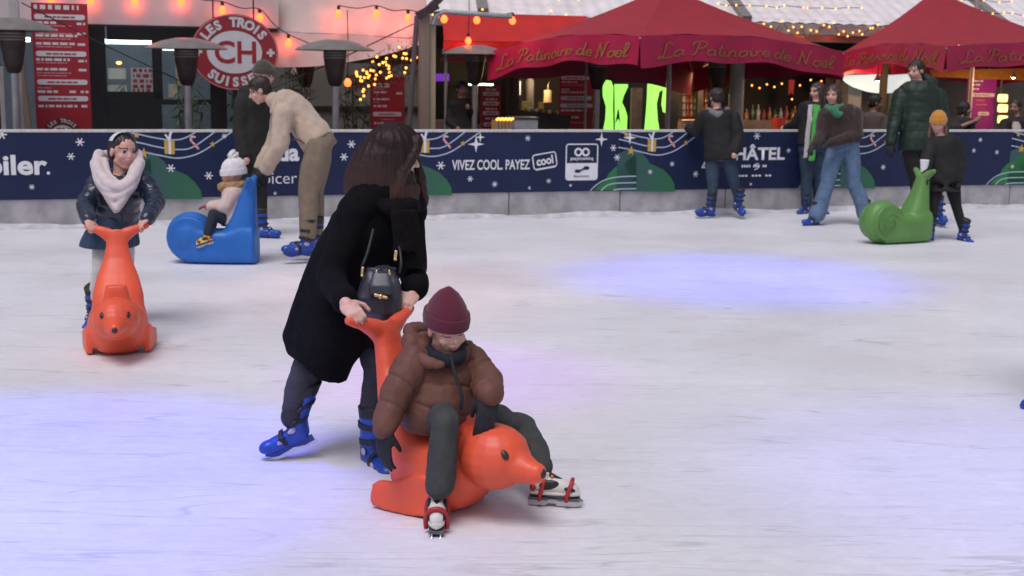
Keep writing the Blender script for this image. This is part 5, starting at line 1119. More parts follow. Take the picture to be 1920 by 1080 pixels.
mb = MB()
prof = [(229, 738, 12, .035), (236, 738, 30, .07), (248, 737, 43, .10), (265, 730, 51, .12), (285, 721, 56, .135), (310, 713, 61, .14), (335, 711, 66, .14), (360, 714, 69, .125), (382, 718, 64, .11)]
mb.loft([(F.j(x, y, -.05+.02*(y-231)/140), V((hw*K, 0, 0)), V((0, hd, 0))) for y, x, hw, hd in prof], 28)
H.e(mb, 0, -.085, .16, .40, .475, .385)
mb.chain([(H.p(.20, .30, .38), .022), (H.p(.31, .28, .16), .018), (H.p(.345, .19, -.06), .019), (H.p(.37, .08, -.3), .022), (H.p(.38, .05, -.7), .024)]); mb.chain([(H.p(.08, .37, .36), .016), (H.p(.24, .32, .16), .014), (H.p(.31, .22, .0), .012), (H.p(.35, .10, -.25), .012)]); H.e(mb, .3, -.05, -.05, .12, .2, .3)
mb.chain([(F.j(770, 262, .04), .03), (F.j(780, 300, .10), .022), (F.j(788, 335, .10), .024), (F.j(795, 372, .07), .022), (F.j(792, 400, .05), .01)])
rs = random.Random(5)
for k in range(46):      # ragged ends
    a = 2*pi*k/46; x0 = 718+50*cos(a); d0 = -.03+.095*sin(a)
    x0 = 719+61*cos(a); d0 = -.03+.115*sin(a); l = rs.uniform(380, 388); mb.chain([(F.j(x0, 352, d0), .016), (F.j(x0+rs.uniform(-1, 1), 372, d0), .014), (F.j(x0+rs.uniform(-3, 3), l, d0), .005)])
cx = np.array(F.j(722, 300, -.05))
def hd_(co, no):
    q = co-cx; a = np.arctan2(q[:, 1], q[:, 0]); return .0022*np.sin(a*19+.8*np.sin(q[:, 2]*5+a*2))+.0018*np.sin(a*47+.6*np.sin(q[:, 2]*8))
mb.blob('hair', hm, F.root, voxel=.0075, it=1, disp=hd_)
F.trousers(M('charcoal_trousers', (.032, .033, .038), .85, .2, 25, .25, 90), (.084, .074, .064), voxel=.010, disp=lambda co, no: folds(30, .007, (.2, 0, 1), .4)(co, no)+folds(60, .0025)(co, no), end=.72, pel=False)
skate(F.root, F.J['ank'][0], -84, 23, 0, .83, voxel=.008, shaft=.13, flex=36)
skate(F.root, F.J['ank'][1], 28, 4, 0, 1.02, voxel=.009, shaft=.11)
mb = MB(); mb.chain([(F.J['kne'][0].lerp(F.J['ank'][0], .55), .058), (F.J['ank'][0]+V((0, 0, .01)), .053)]); mb.build('sock', skatedark, F.root, True, 60)
# bucket bag
bagm = M('grey_leather', (.034, .033, .044), .42, .12, 20, .12, 40); brass = M('brass', (.75, .55, .24), .25, .05, metal=.9)
bp_ = F.j(712, 540, -.30); t = thing('handbag', 'dark grey bucket bag with gold clasps hanging in front of the woman in black', 'handbag', tuple(bp_)); LOC[t.name] = V(bp_)
mb = MB(); K2 = 1/455.
mb.loft([(F.j(710, 596, -.28), V((.075, 0, 0)), V((0, .05, 0))), (F.j(708, 585, -.29), V((.095, 0, 0)), V((0, .066, 0))), (F.j(710, 555, -.29), V((.094, 0, 0)), V((0, .07, 0))), (F.j(714, 525, -.28), V((.08, 0, 0)), V((0, .058, 0))), (F.j(716, 506, -.27), V((.066, 0, 0)), V((0, .04, 0))), (F.j(717, 500, -.27), V((.07, 0, 0)), V((0, .045, 0)))], 24, e=2.5)
mb.blob('bag_body', bagm, t, voxel=.006, it=3, disp=folds(38, .007, (0, 0, 1), .3))
mb = MB(); mb.loft([(F.j(714, 553, -.365), V((.05, 0, 0)), V((0, .012, 0))), (F.j(714, 535, -.362), V((.047, 0, 0)), V((0, .014, 0))), (F.j(715, 510, -.335), V((.036, 0, 0)), V((0, .014, 0)))], 18, e=3); mb.blob('front_flap', bagm, t, voxel=.005, it=3)
c = F.j(714, 556, -.385)
MB().chain([(c+V((-.022, 0, .006)), .007), (c+V((.022, 0, -.004)), .007)]).ball(c, .011).build('clasp', brass, t, True, 60)
for x in (706, 730):
    c = F.j(x, 512, -.345); MB().ell(c, V((.006, 0, 0)), V((0, .006, 0)), V((0, 0, .014))).build('eyelet', brass, t, True, 60)
MB().tube(catmull([F.j(680, 512, -.3), F.j(679, 500, -.31), F.j(683, 490, -.31), F.j(690, 470, -.27), F.j(700, 430, -.22)], 5), .006).build('strap', skatedark, t, True, 60)
MB().tube(catmull([F.j(748, 512, -.28), F.j(752, 495, -.28), F.j(750, 470, -.25), F.j(744, 440, -.24)], 5), .006).build('strap', skatedark, t, True, 60)
for x, y in ((679, 508), (741, 477)): c = F.j(x, y, -.33); MB().cap(c+V((0, 0, -.012)), .0065, c+V((.003, 0, .012)), .0065).ball(c+V((0, 0, -.02)), .008).build('buckle', brass, t, True, 60)

# ================================================================ the boy on the seal
F = Fig(846, 950, 'boy in brown puffer jacket and burgundy beanie sitting on the orange seal', .74)
def sl(x, y, z): return SEALM @ V((x, y, z))
F.J.update(pelvis=sl(-.13, 0, .40), neck=F.j(826, 668, -.08), chest=F.j(818, 730, -.04))
F.set(sho=[(776, 676, -.16), (876, 670, .0)], elb=[(742, 735, -.2), (914, 714, -.08)], wri=[(720, 803, -.24), (917, 740, -.23)])
F.J['hip'] = [F.j(824, 782, -.02), sl(-.12, .12, .36)]
F.set(kne=[(836, 790, -.28), (982, 806, .16)], ank=[(824, 912, -.25), (1012, 878, .03)])
H = Head(F.j(838, 616, -.12), 30, 15, .20, 3); H.down = True; H.soft = .72
F.body(H, skin, .0042, gloved=True)
puffm = M('brown_puffer_nylon', (.14, .062, .045), .6, .12, 12, .2, 40, spec=.22)
mb = MB(); Kb = 1/478.
rings = []
n = 26
prof = [(808, 806, 52, .11), (790, 808, 68, .15), (765, 812, 76, .165), (740, 818, 78, .165), (715, 822, 77, .155), (690, 826, 74, .14), (670, 826, 62, .12), (652, 826, 44, .09)]
for y, x, hw, hd in prof: rings.append((y, x, hw, hd))
rr = []
for k in range(33):
    t = k/32*(len(rings)-1); i = min(int(t), len(rings)-2); u = t-i
    y, x, hw, hd = [rings[i][m]*(1-u)+rings[i+1][m]*u for m in range(4)]
    qb = .96
    rr.append((F.j(x, y, -.05), V((cos(R(22)), sin(R(22)), -.12))*hw*Kb*qb, V((sin(R(22)), -cos(R(22)), 0))*hd*qb))
mb.loft(rr, 28)
for i in (0, 1):
    J = F.J; wr = J['elb'][i].lerp(J['wri'][i], .98)
    puff(mb, [(J['sho'][i], .066), (J['sho'][i].lerp(J['elb'][i], .5), .068), (J['elb'][i], .061), (wr, .047 if i == 0 else .057)], 5, .04)
qd = quilt([([F.j(800, 806, -.05), F.j(820, 740, -.05), F.j(826, 650, -.05)], .155)]+[([F.J['sho'][i]-V((0, 0, 0)), F.J['elb'][i], F.J['wri'][i]], .074) for i in (0, 1)], .098, .005, .006, lambda co, no: folds(20, .0035, (.3, .1, 1), .6)(co, no)+folds(70, .0016)(co, no))
jk = mb.blob('puffer_jacket', puffm, F.root, voxel=.0055, it=3, disp=qd)
mb = MB()      # hood lying round the neck
hc = F.j(818, 648, -.06)
pts = [F.j(778, 668, -.17), F.j(764, 644, -.08), F.j(772, 620, .04), F.j(808, 616, .12), F.j(852, 634, .1), F.j(874, 650, .02), F.j(866, 672, -.12)]
mb.chain([(p, r) for p, r in zip(catmull(pts, 4), [.027+.007*sin(k*.9) for k in range(40)])])
mb.chain([(F.j(774, 662, -.16), .034), (F.j(800, 680, -.2), .026), (F.j(826, 684, -.215), .018)]); mb.chain([(F.j(770, 640, -.1), .036), (F.j(790, 650, -.1), .04), (F.j(800, 640, -.0), .04)])
mb.blob('hood', puffm, F.root, voxel=.0062, it=2, disp=folds(45, .006))
MB().chain([(F.j(800, 655, -.1), .026), (F.j(815, 670, -.17), .026), (F.j(842, 678, -.19), .026), (F.j(862, 670, -.15), .026), (F.j(866, 650, -.05), .026)]).blob('neck_warmer', M('navy_fleece', (.006, .007, .014), .9, .2, 30, .3), F.root, voxel=.007, it=2)
zp = [F.j(x, y, d) for x, y, d in ((846, 668, -.228), (850, 690, -.233), (858, 715, -.235), (866, 745, -.238), (864, 768, -.225))]
MB().tube(catmull(zp, 6), .0065).build('zip', skatedark, jk, True, 60)
bean = M('burgundy_knit', (.10, .010, .026), .95, .1, 25, .25, 260, sheen=.15)
F.beanie(bean, tall=.86, rim=.13, tilt=.0, k=1.02)
F.trousers(M('dark_grey_cotton', (.042, .045, .044), .85, .2, 22, .3, 80), (.10, .078, .080), voxel=.007, disp=lambda co, no: folds(34, .006, (.15, 0, 1), .35)(co, no)+folds(60, .002, (0, .3, 1), .8)(co, no), end=.97)
gl = M('black_glove', (.013, .013, .019), .8, .2, 30, .3)
F.gloves(gl, (0, 1), .006, dirs=[((-.02, .0, -1), (.5, .6, 0)), ((-.12, -.3, -1), (-.2, 1, 0))], k=1.42, curl=18)
# his trainers strapped on double-blade skates
tw = M('trainer_white', (.62, .60, .56), .5, .08, 30); tb = M('trainer_black', (.014, .014, .016), .5, .1); tr = M('trainer_red', (.38, .02, .025), .5, .1); grey = M('skate_grey', (.10, .10, .11), .4, .2, 20); ory = M('trainer_orange', (.7, .25, .03), .5, .1)
def trainer(root, ank, yaw, pitch, s):
    y = R(yaw); f = V((sin(y), -cos(y), 0)); l = V((0, 0, 1)).cross(f)
    m = Matrix.Rotation(R(pitch), 3, l) @ Matrix((f, l, (0, 0, 1))).transposed()
    M4 = Matrix.Translation(V(ank)-m @ V((-.06, 0, .145*1.1))*s) @ m.to_4x4() @ Matrix.Diagonal((s, s, s*1.1, 1))
    b = MB(); b.chain([((-.065, 0, .095), .042), ((.0, 0, .096), .044), ((.06, 0, .086), .042), ((.105, 0, .076), .037)]); b.loft([(V((-.055, 0, .09)), V((.046, 0, 0)), V((0, .04, 0))), (V((-.058, 0, .165)), V((.046, 0, 0)), V((0, .042, 0)))], 16)
    b.v = [M4 @ V(v) for v in b.v]; bo = b.blob('trainer', tw, root, voxel=.006, it=2)
    def part(n, q, mat): q.v = [M4 @ V(v) for v in q.v]; q.build(n, mat, bo, True, 50)
    q = MB(); q.loft([(V((x, 0, .062)), V((0, a, 0)), V((0, 0, .012))) for x, a in ((-.115, .02), (-.105, .036), (-.03, .04), (.05, .042), (.11, .038), (.14, .024), (.147, .01))], 14, e=3); part('sole', q, tw)
    q = MB(); q.loft([(V((x, 0, .048)), V((0, a, 0)), V((0, 0, .006))) for x, a in ((-.112, .02), (-.10, .034), (.05, .04), (.11, .036), (.142, .012))], 14, e=3); part('sole_rim', q, tb)
    for sd_ in (-1, 1):
        q = MB(); q.ell((-.015, sd_*.034, .104), V((.055, 0, .008)), V((0, .015, 0)), V((-.006, 0, .024))); part('side_panel', q, tb)
        q = MB(); q.ell((.085, sd_*.024, .086), V((.042, 0, -.006)), V((0, .018, 0)), V((0, 0, .016))); part('toe_panel', q, tb)
        q = MB(); q.ell((-.095, sd_*.022, .09), V((.02, 0, 0)), V((0, .022, 0)), V((0, 0, .018))); part('heel_panel', q, tr)
    q = MB(); q.chain([((-.02, 0, .142), .018), ((.03, 0, .122), .016), ((.06, 0, .112), .013)]); part('tongue', q, tb)
    q = MB(); q.chain([((.0, -.022, .141), .007), ((.0, .022, .141), .007)]); part('tongue_band', q, ory)
    for x0 in (.022, .045, .065): q = MB(); q.tube([(x0, -.025, .108), (x0+.004, 0, .139-(x0)*.3), (x0, .025, .108)], .004); part('lace', q, tr)
    q = MB(); q.loft([(V((-.018, 0, .16)), V((.03, 0, -.01)), V((0, .046, 0))), (V((-.018, 0, .165)), V((.03, 0, -.01)), V((0, .03, 0)))], 12); 
    for x0, hh in ((-.05, .118), (.09, .112)):
        q = MB(); q.tube(catmull([(x0-.012, -.048, .03), (x0-.004, -.05, .07), (x0+.012, -.036, hh), (x0+.016, 0, hh+.014), (x0+.012, .036, hh), (x0-.004, .05, .07), (x0-.012, .048, .03)], 4), .011); part('strap', q, tr)
    q = MB()
    q.box((-.12, -.035, .028), (-.02, .035, .042)); q.box((.03, -.035, .028), (.145, .035, .042)); q.box((-.02, -.012, .03), (.03, .012, .04)); part('skate_plate', q, grey)
    for sd_ in (-1, 1):
        q = MB(); q.prism([(-.12, .03), (.15, .03), (.165, .018), (.13, 0), (.03, 0), (.02, .012), (-.02, .012), (-.03, 0), (-.11, 0), (-.125, .012)], (0, sd_*.02-.0025, 0), V((1, 0, 0)), V((0, 0, 1)), V((0, .005, 0))); part('blade', q, steel)
    return bo
aR = G(820, 990)+V((0, 0, .145*.80)); 
trainer(F.root, P(820, 921, Q(G(820, 984))), 2, 3, .80); trainer(F.root, P(1014, 889, Q(G(1040, 950))), 82, 0, .76)
sock = MB(); sock.chain([(F.J['kne'][0].lerp(F.J['ank'][0], .8), .036), (P(820, 921, Q(G(820, 984))), .034)]); sock.chain([(F.J['kne'][1].lerp(F.J['ank'][1], .8), .036), (P(1014, 889, Q(G(1040, 950))), .034)])
for k, i in enumerate((0, 1)):
    mb = MB(); a = [P(820, 921, Q(G(820, 984))), P(1014, 889, Q(G(1040, 950)))][i]; mb.chain([(F.J['kne'][i].lerp(F.J['ank'][i], .85), .036), (a, .034)]); mb.build('sock', M('navy_sock', (.014, .016, .03), .9, .2), F.root, True, 60)

# ================================================================ the girl with the pale scarf
F = Fig(185, 616, 'girl in navy padded jacket and pale pink scarf pushing the empty orange seal', .80)
S2 = Matrix.Translation(seal2.location) @ Matrix.Rotation(R(SEAL2R), 4, 'Z')
h0 = S2 @ V((-.378, -.16, .722)); h1 = S2 @ V((-.378, .16, .722))
F.set(pelvis=(212, 432, .12), chest=(222, 368, .02), neck=(227, 330, -.03), sho=[(186, 342, .0), (270, 340, .0)], elb=[(160, 385, -.08), (292, 378, -.08)], wri=[(165, 400, -.2), (284, 400, -.2)],
      hip=[(196, 438, .12), (232, 438, .12)], kne=[(187, 505, .0), (236, 510, .1)], ank=[(175, 572, .1), (240, 575, .12)])
F.J['wri'][0] = h0+V((-.015, .03, .035)); F.J['wri'][1] = h1+V((.015, .03, .035))
H = Head(F.j(231, 285, -.06), 46, 2, .228, -3); H.soft = .7
F.body(H, skin2, .0055, hands=(((.35, -.6, -.35), (.1, -.4, -1), .78, 1, 60), ((-.35, -.6, -.35), (-.1, -.4, -1), .78, -1, 60)))
nylon = M('navy_shiny_nylon', (.014, .022, .045), .32, .15, 14, .25, 45, spec=.6)
F.jacket(nylon, .02, 'padded_jacket', .0105, (.075, .068, .054), t0=-.1, disp=quilt([([F.J['pelvis'], F.J['chest'], F.J['neck']], .15)]+[([F.J['sho'][i], F.J['elb'][i], F.J['wri'][i]], .07) for i in (0, 1)], .062, .006, .007, folds(44, .005)), it=2, wide=1.05)
mb = MB(); K3 = 1/290
mb.loft([ring(F, 205, 462, .1, 55*K3, .19, 0), ring(F, 206, 448, .1, 53*K3, .185, 0), ring(F, 210, 425, .1, 46*K3, .16, 0), ring(F, 214, 405, .09, 40*K3, .13, 0)], 30)
mb.blob('skirt', M('navy_skirt', (.025, .05, .10), .8, .2, 20, .3, 90), F.root, voxel=.012, it=3, disp=lambda co, no: .008*np.sin(np.arctan2(co[:, 1]-F.j(207, 440, .1).y, co[:, 0]-F.j(207, 440, .1).x)*9)*(1-np.abs(no[:, 2])))
F.trousers(M('white_tights', (.58, .55, .54), .8, .08, 30), (.085, .062, .05), 'tights', .01, end=.92, pel=False)
# the big knitted scarf
scf = M('pale_pink_knit', (.62, .53, .53), .95, .1, 30, .6, 120, sheen=.3)
mb = MB()
rg = []
for y, cx_, hw, hd, d in ((400, 216, 3, .015, -.22), (388, 217, 12, .022, -.215), (372, 218, 21, .03, -.21), (356, 219, 29, .035, -.20), (344, 220, 33, .03, -.19)):
    rg.append((F.j(cx_, y, d), V((hw*K3, 0, 0)), V((0, hd, 0))))
mb.loft(rg, 28)
for pts, r in (([(186, 290, .03), (183, 312, -.10), (198, 338, -.19), (220, 352, -.225), (242, 342, -.2), (257, 316, -.1), (258, 290, .03)], .036), ([(178, 306, .0), (184, 338, -.13), (205, 366, -.21), (224, 370, -.225), (248, 348, -.19), (264, 305, -.02)], .030), ([(190, 292, .06), (205, 290, .12), (230, 290, .13), (254, 292, .06)], .032), ([(184, 300, -.02), (181, 318, -.1), (190, 345, -.18), (215, 358, -.22), (245, 340, -.2), (262, 305, -.05)], .03), ([(196, 300, -.05), (205, 330, -.15), (224, 344, -.19), (240, 334, -.17), (252, 310, -.08)], .022), ([(186, 330, -.1), (200, 362, -.2), (217, 392, -.235)], .022), ([(258, 326, -.1), (240, 362, -.21), (219, 392, -.24)], .022)):
    mb.chain([(p, r) for p in catmull([F.j(*p) for p in pts], 5)])
c0 = F.j(222, 300, -.03)
mb.blob('scarf', scf, F.root, voxel=.0075, it=1, disp=folds(36, .0025, (0, .3, 1), .5))
hd_m = M('dark_brown_hair', (.018, .011, .009), .45, .3, 60, .4, 90, stretch=(1, 1, .15))
mb = MB(); H.e(mb, 0, -.10, .205, .375, .425, .345); H.e(mb, 0, -.22, .0, .37, .26, .38); mb.chain([(H.p(-.33, .02, .22), .02), (H.p(-.355, -.06, -.05), .03), (H.p(-.37, -.16, -.4), .035)]); mb.chain([(H.p(-.32, -.05, .1), .028), (H.p(-.36, -.14, -.2), .032), (H.p(-.36, -.2, -.5), .035)])
mb.blob('hair', hd_m, F.root, voxel=.006, it=2, disp=lambda co, no: .0012*np.sin(H.loc(co)[:, 0]*55+2*np.sin(H.loc(co)[:, 1]*9)))
mb = MB(); arc = [H.p(.395*cos(a), .06-.10*abs(cos(a)), .15+.425*sin(a)) for a in np.linspace(.35, pi-.35, 22)]
for a, b_ in zip(arc, arc[1:]): mb.bar(a, b_, .05, .012, hint=H.f.cross((b_-a)).normalized() if False else None)
mb2 = MB(); vs, fs = [], []
for k, p in enumerate(arc):
    o_ = (p-H.p(0, 0, .12)).normalized()
    vs += [p+o_*.004+H.f*.022, p+o_*.009, p+o_*.004-H.f*.022]
for k in range(len(arc)-1): fs += [(3*k, 3*k+1, 3*k+4, 3*k+3), (3*k+1, 3*k+2, 3*k+5, 3*k+4)]
mb2.add(vs, fs).build('headband', M('white_sequin_band', (.62, .64, .67), .35, .3, 120, .6, 200, spec=.8), F.root, True, 60)
F.skates((-8, 10), (28, 0), voxel=.012, sc=.85, flex=15)

# ================================================================ the toddler on the blue ride
def bl(x, y, z): return Matrix.Translation(blue.location) @ Matrix.Rotation(R(180), 4, 'Z') @ V((x, y, z))
F = Fig(415, 492, 'toddler in pale pink coat and white bobble hat sitting on the blue skating aid', .55)
F.set(neck=(438, 352, .0), chest=(438, 380, .0), pelvis=(438, 414, .0), sho=[(434, 364, .11), (436, 364, -.11)], elb=[(422, 386, .14), (420, 388, -.15)], wri=[(396, 386, .1), (395, 388, -.13)],
      hip=[(432, 416, .06), (432, 416, -.06)], kne=[(402, 402, .17), (400, 402, -.18)], ank=[(394, 440, .19), (388, 440, -.21)])
H = Head(F.j(436, 328, 0), -84, 6, .225); H.soft = .7; F.body(H, skin2, .008, gloved=True)
F.jacket(M('pale_pink_fleece', (.55, .42, .385), .9, .1, 20, .4, 60, sheen=.2), .04, 'coat', .011, (.10, .095, .085), t0=-.15, disp=folds(30, .004), wide=1.2)
F.beanie(knit('white_knit', (.68, .66, .66), 150), tall=.66, rim=.04, pom=knit('white_pompom', (.7, .68, .68), 90), tilt=.1, k=1.06, pomr=.2)
mb = MB(); fc = F.j(438, 349, 0)
mb.chain([(fc+V((.095*cos(a), .09*sin(a), .008*cos(a))), .044) for a in np.linspace(0, 2*pi, 14)]); mb.blob('fur_collar', M('tan_fur', (.36, .22, .11), .95, .3, 70, .8, 120), F.root, voxel=.008, it=0, disp=lambda co, no: .01*wav(co, 130, 3))
F.trousers(M('navy_leggings', (.016, .02, .035), .9, .2), (.1, .085, .07), voxel=.01, end=.9)
F.gloves(M('red_mitten', (.30, .03, .05), .9, .15, 40, .4), (0, 1), .009, k=1.35, curl=25)
for i in (0, 1): trainer(F.root, F.J['ank'][i]+V((0, 0, .0)), -80, 18, .55)
for o_ in [x for x in C.objects if x.parent == F.root and x.name.startswith('trainer')]:
    o_.data.materials[0] = M('trainer_yellow', (.62, .48, .06), .6, .15, 30)

# ================================================================ man in beige pushing the blue ride
F = Fig(568, 492, 'man in beige jacket and khaki trousers bending to push the blue skating aid', 1.02)
F.set(pelvis=(598, 268, .0), chest=(556, 212, .0), neck=(520, 192, .0), sho=[(528, 212, .19), (532, 214, -.19)], elb=[(515, 268, .2), (524, 274, -.22)], wri=[(484, 318, .1), (496, 322, -.12)],
      hip=[(600, 272, .1), (598, 272, -.1)], kne=[(590, 356, .12), (578, 358, -.1)], ank=[(592, 440, .12), (578, 446, -.08)])
H = Head(F.j(487, 170, .0), -78, 22, .225); F.body(H, skin, .008, gloved=True)
beige = M('beige_fleece', (.47, .365, .28), .9, .08, 14, .3, 70, sheen=.25)
jk = F.jacket(beige, .028, 'jacket', .012, (.078, .07, .058), t0=-.05, disp=lambda co, no: folds(22, .007)(co, no)+folds(50, .0025)(co, no), cuff=.9)
MB().chain([(F.j(524, 196, 0), .085), (F.j(514, 188, 0), .075)]).blob('collar', beige, F.root, voxel=.011, it=2)
MB().tube(catmull([F.j(547, 262, -.16), F.j(560, 262, -.165), F.j(572, 270, -.16)], 4), .008).build('pocket_zip', M('maroon_trim', (.16, .03, .03), .7, .1), jk, True, 60)
F.hair(M('brown_hair', (.025, .016, .012), .5, .3, 60, .4, 90), voxel=.009)
F.trousers(M('khaki_cord', (.19, .148, .105), .9, .12, 20, .3, 90), (.115, .085, .07), voxel=.012, disp=lambda co, no: folds(26, .006, (.2, 0, 1), .45)(co, no))
F.gloves(gl, (0, 1), .009, k=1.15, curl=60)
F.skates((-72, -66), (0, 0), sc=1.08)
# ================================================================ the skater behind him
F = Fig(492, 446, 'person in black coat and olive beanie standing behind the man in beige', 1.0)
F.set(pelvis=(476, 290, .0), chest=(476, 215, .0), neck=(484, 168, .0), sho=[(456, 190, -.12), (504, 190, .12)], elb=[(450, 245, -.15), (510, 245, .15)], wri=[(460, 292, -.2), (512, 290, .1)],
      hip=[(468, 292, -.06), (486, 292, .06)], kne=[(468, 355, -.05), (488, 355, .05)], ank=[(470, 418, .0), (490, 420, .0)])
H = Head(F.j(496, 142, 0), 70, 5, .225); F.body(H, skin2, .011)
F.jacket(M('black_olive_coat', (.011, .011, .008), .85, .2, 16, .3, 60), .035, 'coat', .014, (.08, .07, .058), t0=-.15, disp=folds(20, .006))
F.beanie(knit('olive_knit', (.045, .046, .03), 150), tall=.72, rim=.12, tilt=.05, k=1.06)
F.trousers(M('black_trousers', (.008, .008, .009), .85, .2), voxel=.014)
F.skates((75, 70), sc=1.0)

# ================================================================ skater by the boards with a grey hood
F = Fig(1348, 410, 'person in black jacket with grey hood and jeans reaching for the boards', .93)
F.set(pelvis=(1350, 290, .0), chest=(1346, 240, .0), neck=(1344, 208, .0), sho=[(1316, 222, .05), (1376, 222, -.03)], elb=[(1306, 248, .12), (1386, 255, -.06)], wri=[(1290, 240, .30), (1378, 285, -.14)],
      hip=[(1338, 296, .03), (1364, 296, -.02)], kne=[(1336, 342, -.02), (1376, 340, .0)], ank=[(1334, 384, .0), (1384, 374, .05)])
H = Head(F.j(1342, 184, .0), -150, 8, .222); F.body(H, skin2, .011)
F.jacket(M('black_jacket', (.0062, .0058, .006), .8, .2, 16, .3, 60), .035, 'jacket', .014, (.078, .07, .056), t0=-.15, disp=folds(22, .006))
mb = MB(); mb.chain([(F.j(1328, 206, .0), .035), (F.j(1335, 210, -.09), .04), (F.j(1346, 216, -.12), .045), (F.j(1358, 209, -.09), .04), (F.j(1364, 205, .0), .035)]); mb.blob('hood', M('grey_jersey', (.16, .16, .18), .9, .15, 30, .3), F.root, voxel=.012, it=3)
F.hair(M('dark_hair', (.02, .013, .011), .5, .3, 60, .4, 90), length=.08, voxel=.01)
F.trousers(M('dark_denim', (.022, .042, .075), .85, .25, 18, .2, 80), (.098, .072, .056), voxel=.013, disp=folds(26, .005, (.2, 0, 1), .45))
F.skates((-72, 20), (0, 22), sc=.95)
# ================================================================ two teenagers
F = Fig(1570, 423, 'teenager in brown sweater with green scarf and wide pale jeans skating', .98)
F.set(pelvis=(1580, 272, .0), chest=(1574, 228, .0), neck=(1568, 202, .0), sho=[(1546, 216, .02), (1604, 214, .02)], elb=[(1540, 252, -.05), (1606, 254, -.08)], wri=[(1526, 272, -.2), (1558, 268, -.24)],
      hip=[(1566, 280, .0), (1594, 280, .0)], kne=[(1552, 345, -.02), (1602, 345, .03)], ank=[(1531, 402, .0), (1622, 398, .06)])
H = Head(F.j(1562, 178, -.03), -32, 6, .222); F.body(H, skin2, .009, gloved=True)
F.jacket(M('brown_wool', (.030, .014, .013), .95, .15, 25, .4, 70, sheen=.2), .03, 'sweater', .013, (.078, .07, .056), t0=-.05, disp=folds(22, .006))
F.hair(M('brown_long_hair', (.05, .028, .02), .5, .3, 60, .4, 90), length=.24, width=.44, voxel=.011)
mb = MB(); fc = F.j(1567, 203, -.01); mb.chain([(fc+V((.085*cos(a), .085*sin(a), -.012*sin(a*2))), .045) for a in np.linspace(0, 2*pi, 14)]); mb.chain([(F.j(1562, 206, -.12), .05), (F.j(1570, 216, -.14), .045), (F.j(1578, 210, -.1), .04)])
mb.blob('scarf', knit('green_knit', (.02, .17, .085), 90), F.root, voxel=.011, it=2, disp=folds(40, .005))
F.trousers(M('pale_denim', (.10, .165, .27), .85, .2, 18, .2, 80), (.104, .085, .098), 'wide_jeans', voxel=.013, disp=folds(22, .008, (.2, 0, 1), .45), end=1.0)
F.gloves(gl, (0, 1), .011, k=1.1, curl=35); F.skates((-60, 35), (0, 0), sc=.95)
F = Fig(1512, 400, 'teenager with long green and white scarf behind the one in brown', .96)
F.set(pelvis=(1522, 275, .0), chest=(1524, 225, .0), neck=(1530, 196, .0), sho=[(1506, 212, .0), (1552, 212, .0)], elb=[(1490, 235, .12), (1552, 250, .05)], wri=[(1474, 240, .2), (1545, 285, .0)],
      hip=[(1513, 280, .0), (1533, 280, .0)], kne=[(1513, 335, -.02), (1534, 335, .05)], ank=[(1512, 384, .0), (1536, 386, .1)])
H = Head(F.j(1532, 172, 0), -60, 4, .22); F.body(H, skin2, .011)
F.jacket(M('black_jacket', (.0062, .0058, .006)), .03, 'jacket', .014, (.075, .065, .054), t0=-.1, disp=folds(22, .006))
F.hair(M('brown_long_hair', (.05, .028, .02)), length=.2, width=.42, voxel=.011)
for (x0, w_, mt, nm_, y1) in ((1516, .032, knit('grey_white_knit', (.42, .42, .40)), 'white_scarf_end', 296), (1528, .045, knit('bright_green_knit', (.05, .36, .05), 90), 'green_scarf_end', 302)):
    mb = MB(); mb.loft([(F.j(x0+4, 196, -.13), V((w_, 0, 0)), V((0, .02, 0))), (F.j(x0+2, 225, -.2), V((w_, 0, 0)), V((0, .02, 0))), (F.j(x0-2, 262, -.2), V((w_, 0, 0)), V((0, .02, 0))), (F.j(x0-6, y1, -.19), V((w_*.9, 0, 0)), V((0, .018, 0)))], 14); mb.blob(nm_, mt, F.root, voxel=.01, it=1, disp=folds(40, .004))
F.trousers(M('dark_denim', (.022, .042, .075)), (.1, .078, .072), voxel=.013, disp=folds(26, .005, (.2, 0, 1), .45)); F.skates((-40, 20), sc=.95)
# ================================================================ man in green parka, child in mustard beanie
F = Fig(1745, 424, 'tall man in dark green parka standing behind the child in the mustard beanie', 1.08)
F.set(pelvis=(1722, 268, .0), chest=(1722, 198, .0), neck=(1722, 158, .0), sho=[(1690, 180, .0), (1757, 180, .02)], elb=[(1678, 226, -.03), (1768, 228, .03)], wri=[(1670, 266, -.08), (1766, 268, -.05)],
      hip=[(1708, 272, .0), (1738, 272, .0)], kne=[(1718, 336, .0), (1750, 338, .0)], ank=[(1722, 398, .0), (1758, 394, .02)])
H = Head(F.j(1717, 133, -.02), -50, 8, .235); F.body(H, skin2, .009, gloved=True)
prk = M('dark_green_nylon', (.006, .019, .011), .6, .2, 14, .25, 50)
F.jacket(prk, .042, 'parka', .013, (.086, .076, .06), t0=-.15, disp=quilt([([F.J['pelvis'], F.J['chest'], F.J['neck']], .17)]+[([F.J['sho'][i], F.J['elb'][i], F.J['wri'][i]], .09) for i in (0, 1)], .11, .003, .010, folds(24, .007)), it=3)
mb = MB(); mb.chain([(F.j(1700, 164, .02), .055), (F.j(1716, 170, -.1), .05), (F.j(1734, 166, -.08), .055), (F.j(1748, 156, .04), .07), (F.j(1734, 150, .12), .08)]); mb.blob('hood', prk, F.root, voxel=.013, it=3)
F.hair(M('brown_hair', (.025, .016, .012)), voxel=.01)
F.trousers(M('black_trousers', (.008, .008, .009)), voxel=.014); F.gloves(gl, (0, 1), .011, k=1.15, curl=40); F.skates((-40, 5), sc=1.1)
F = Fig(1775, 452, 'child in black coat and mustard beanie skating beside the green skating aid', .78)
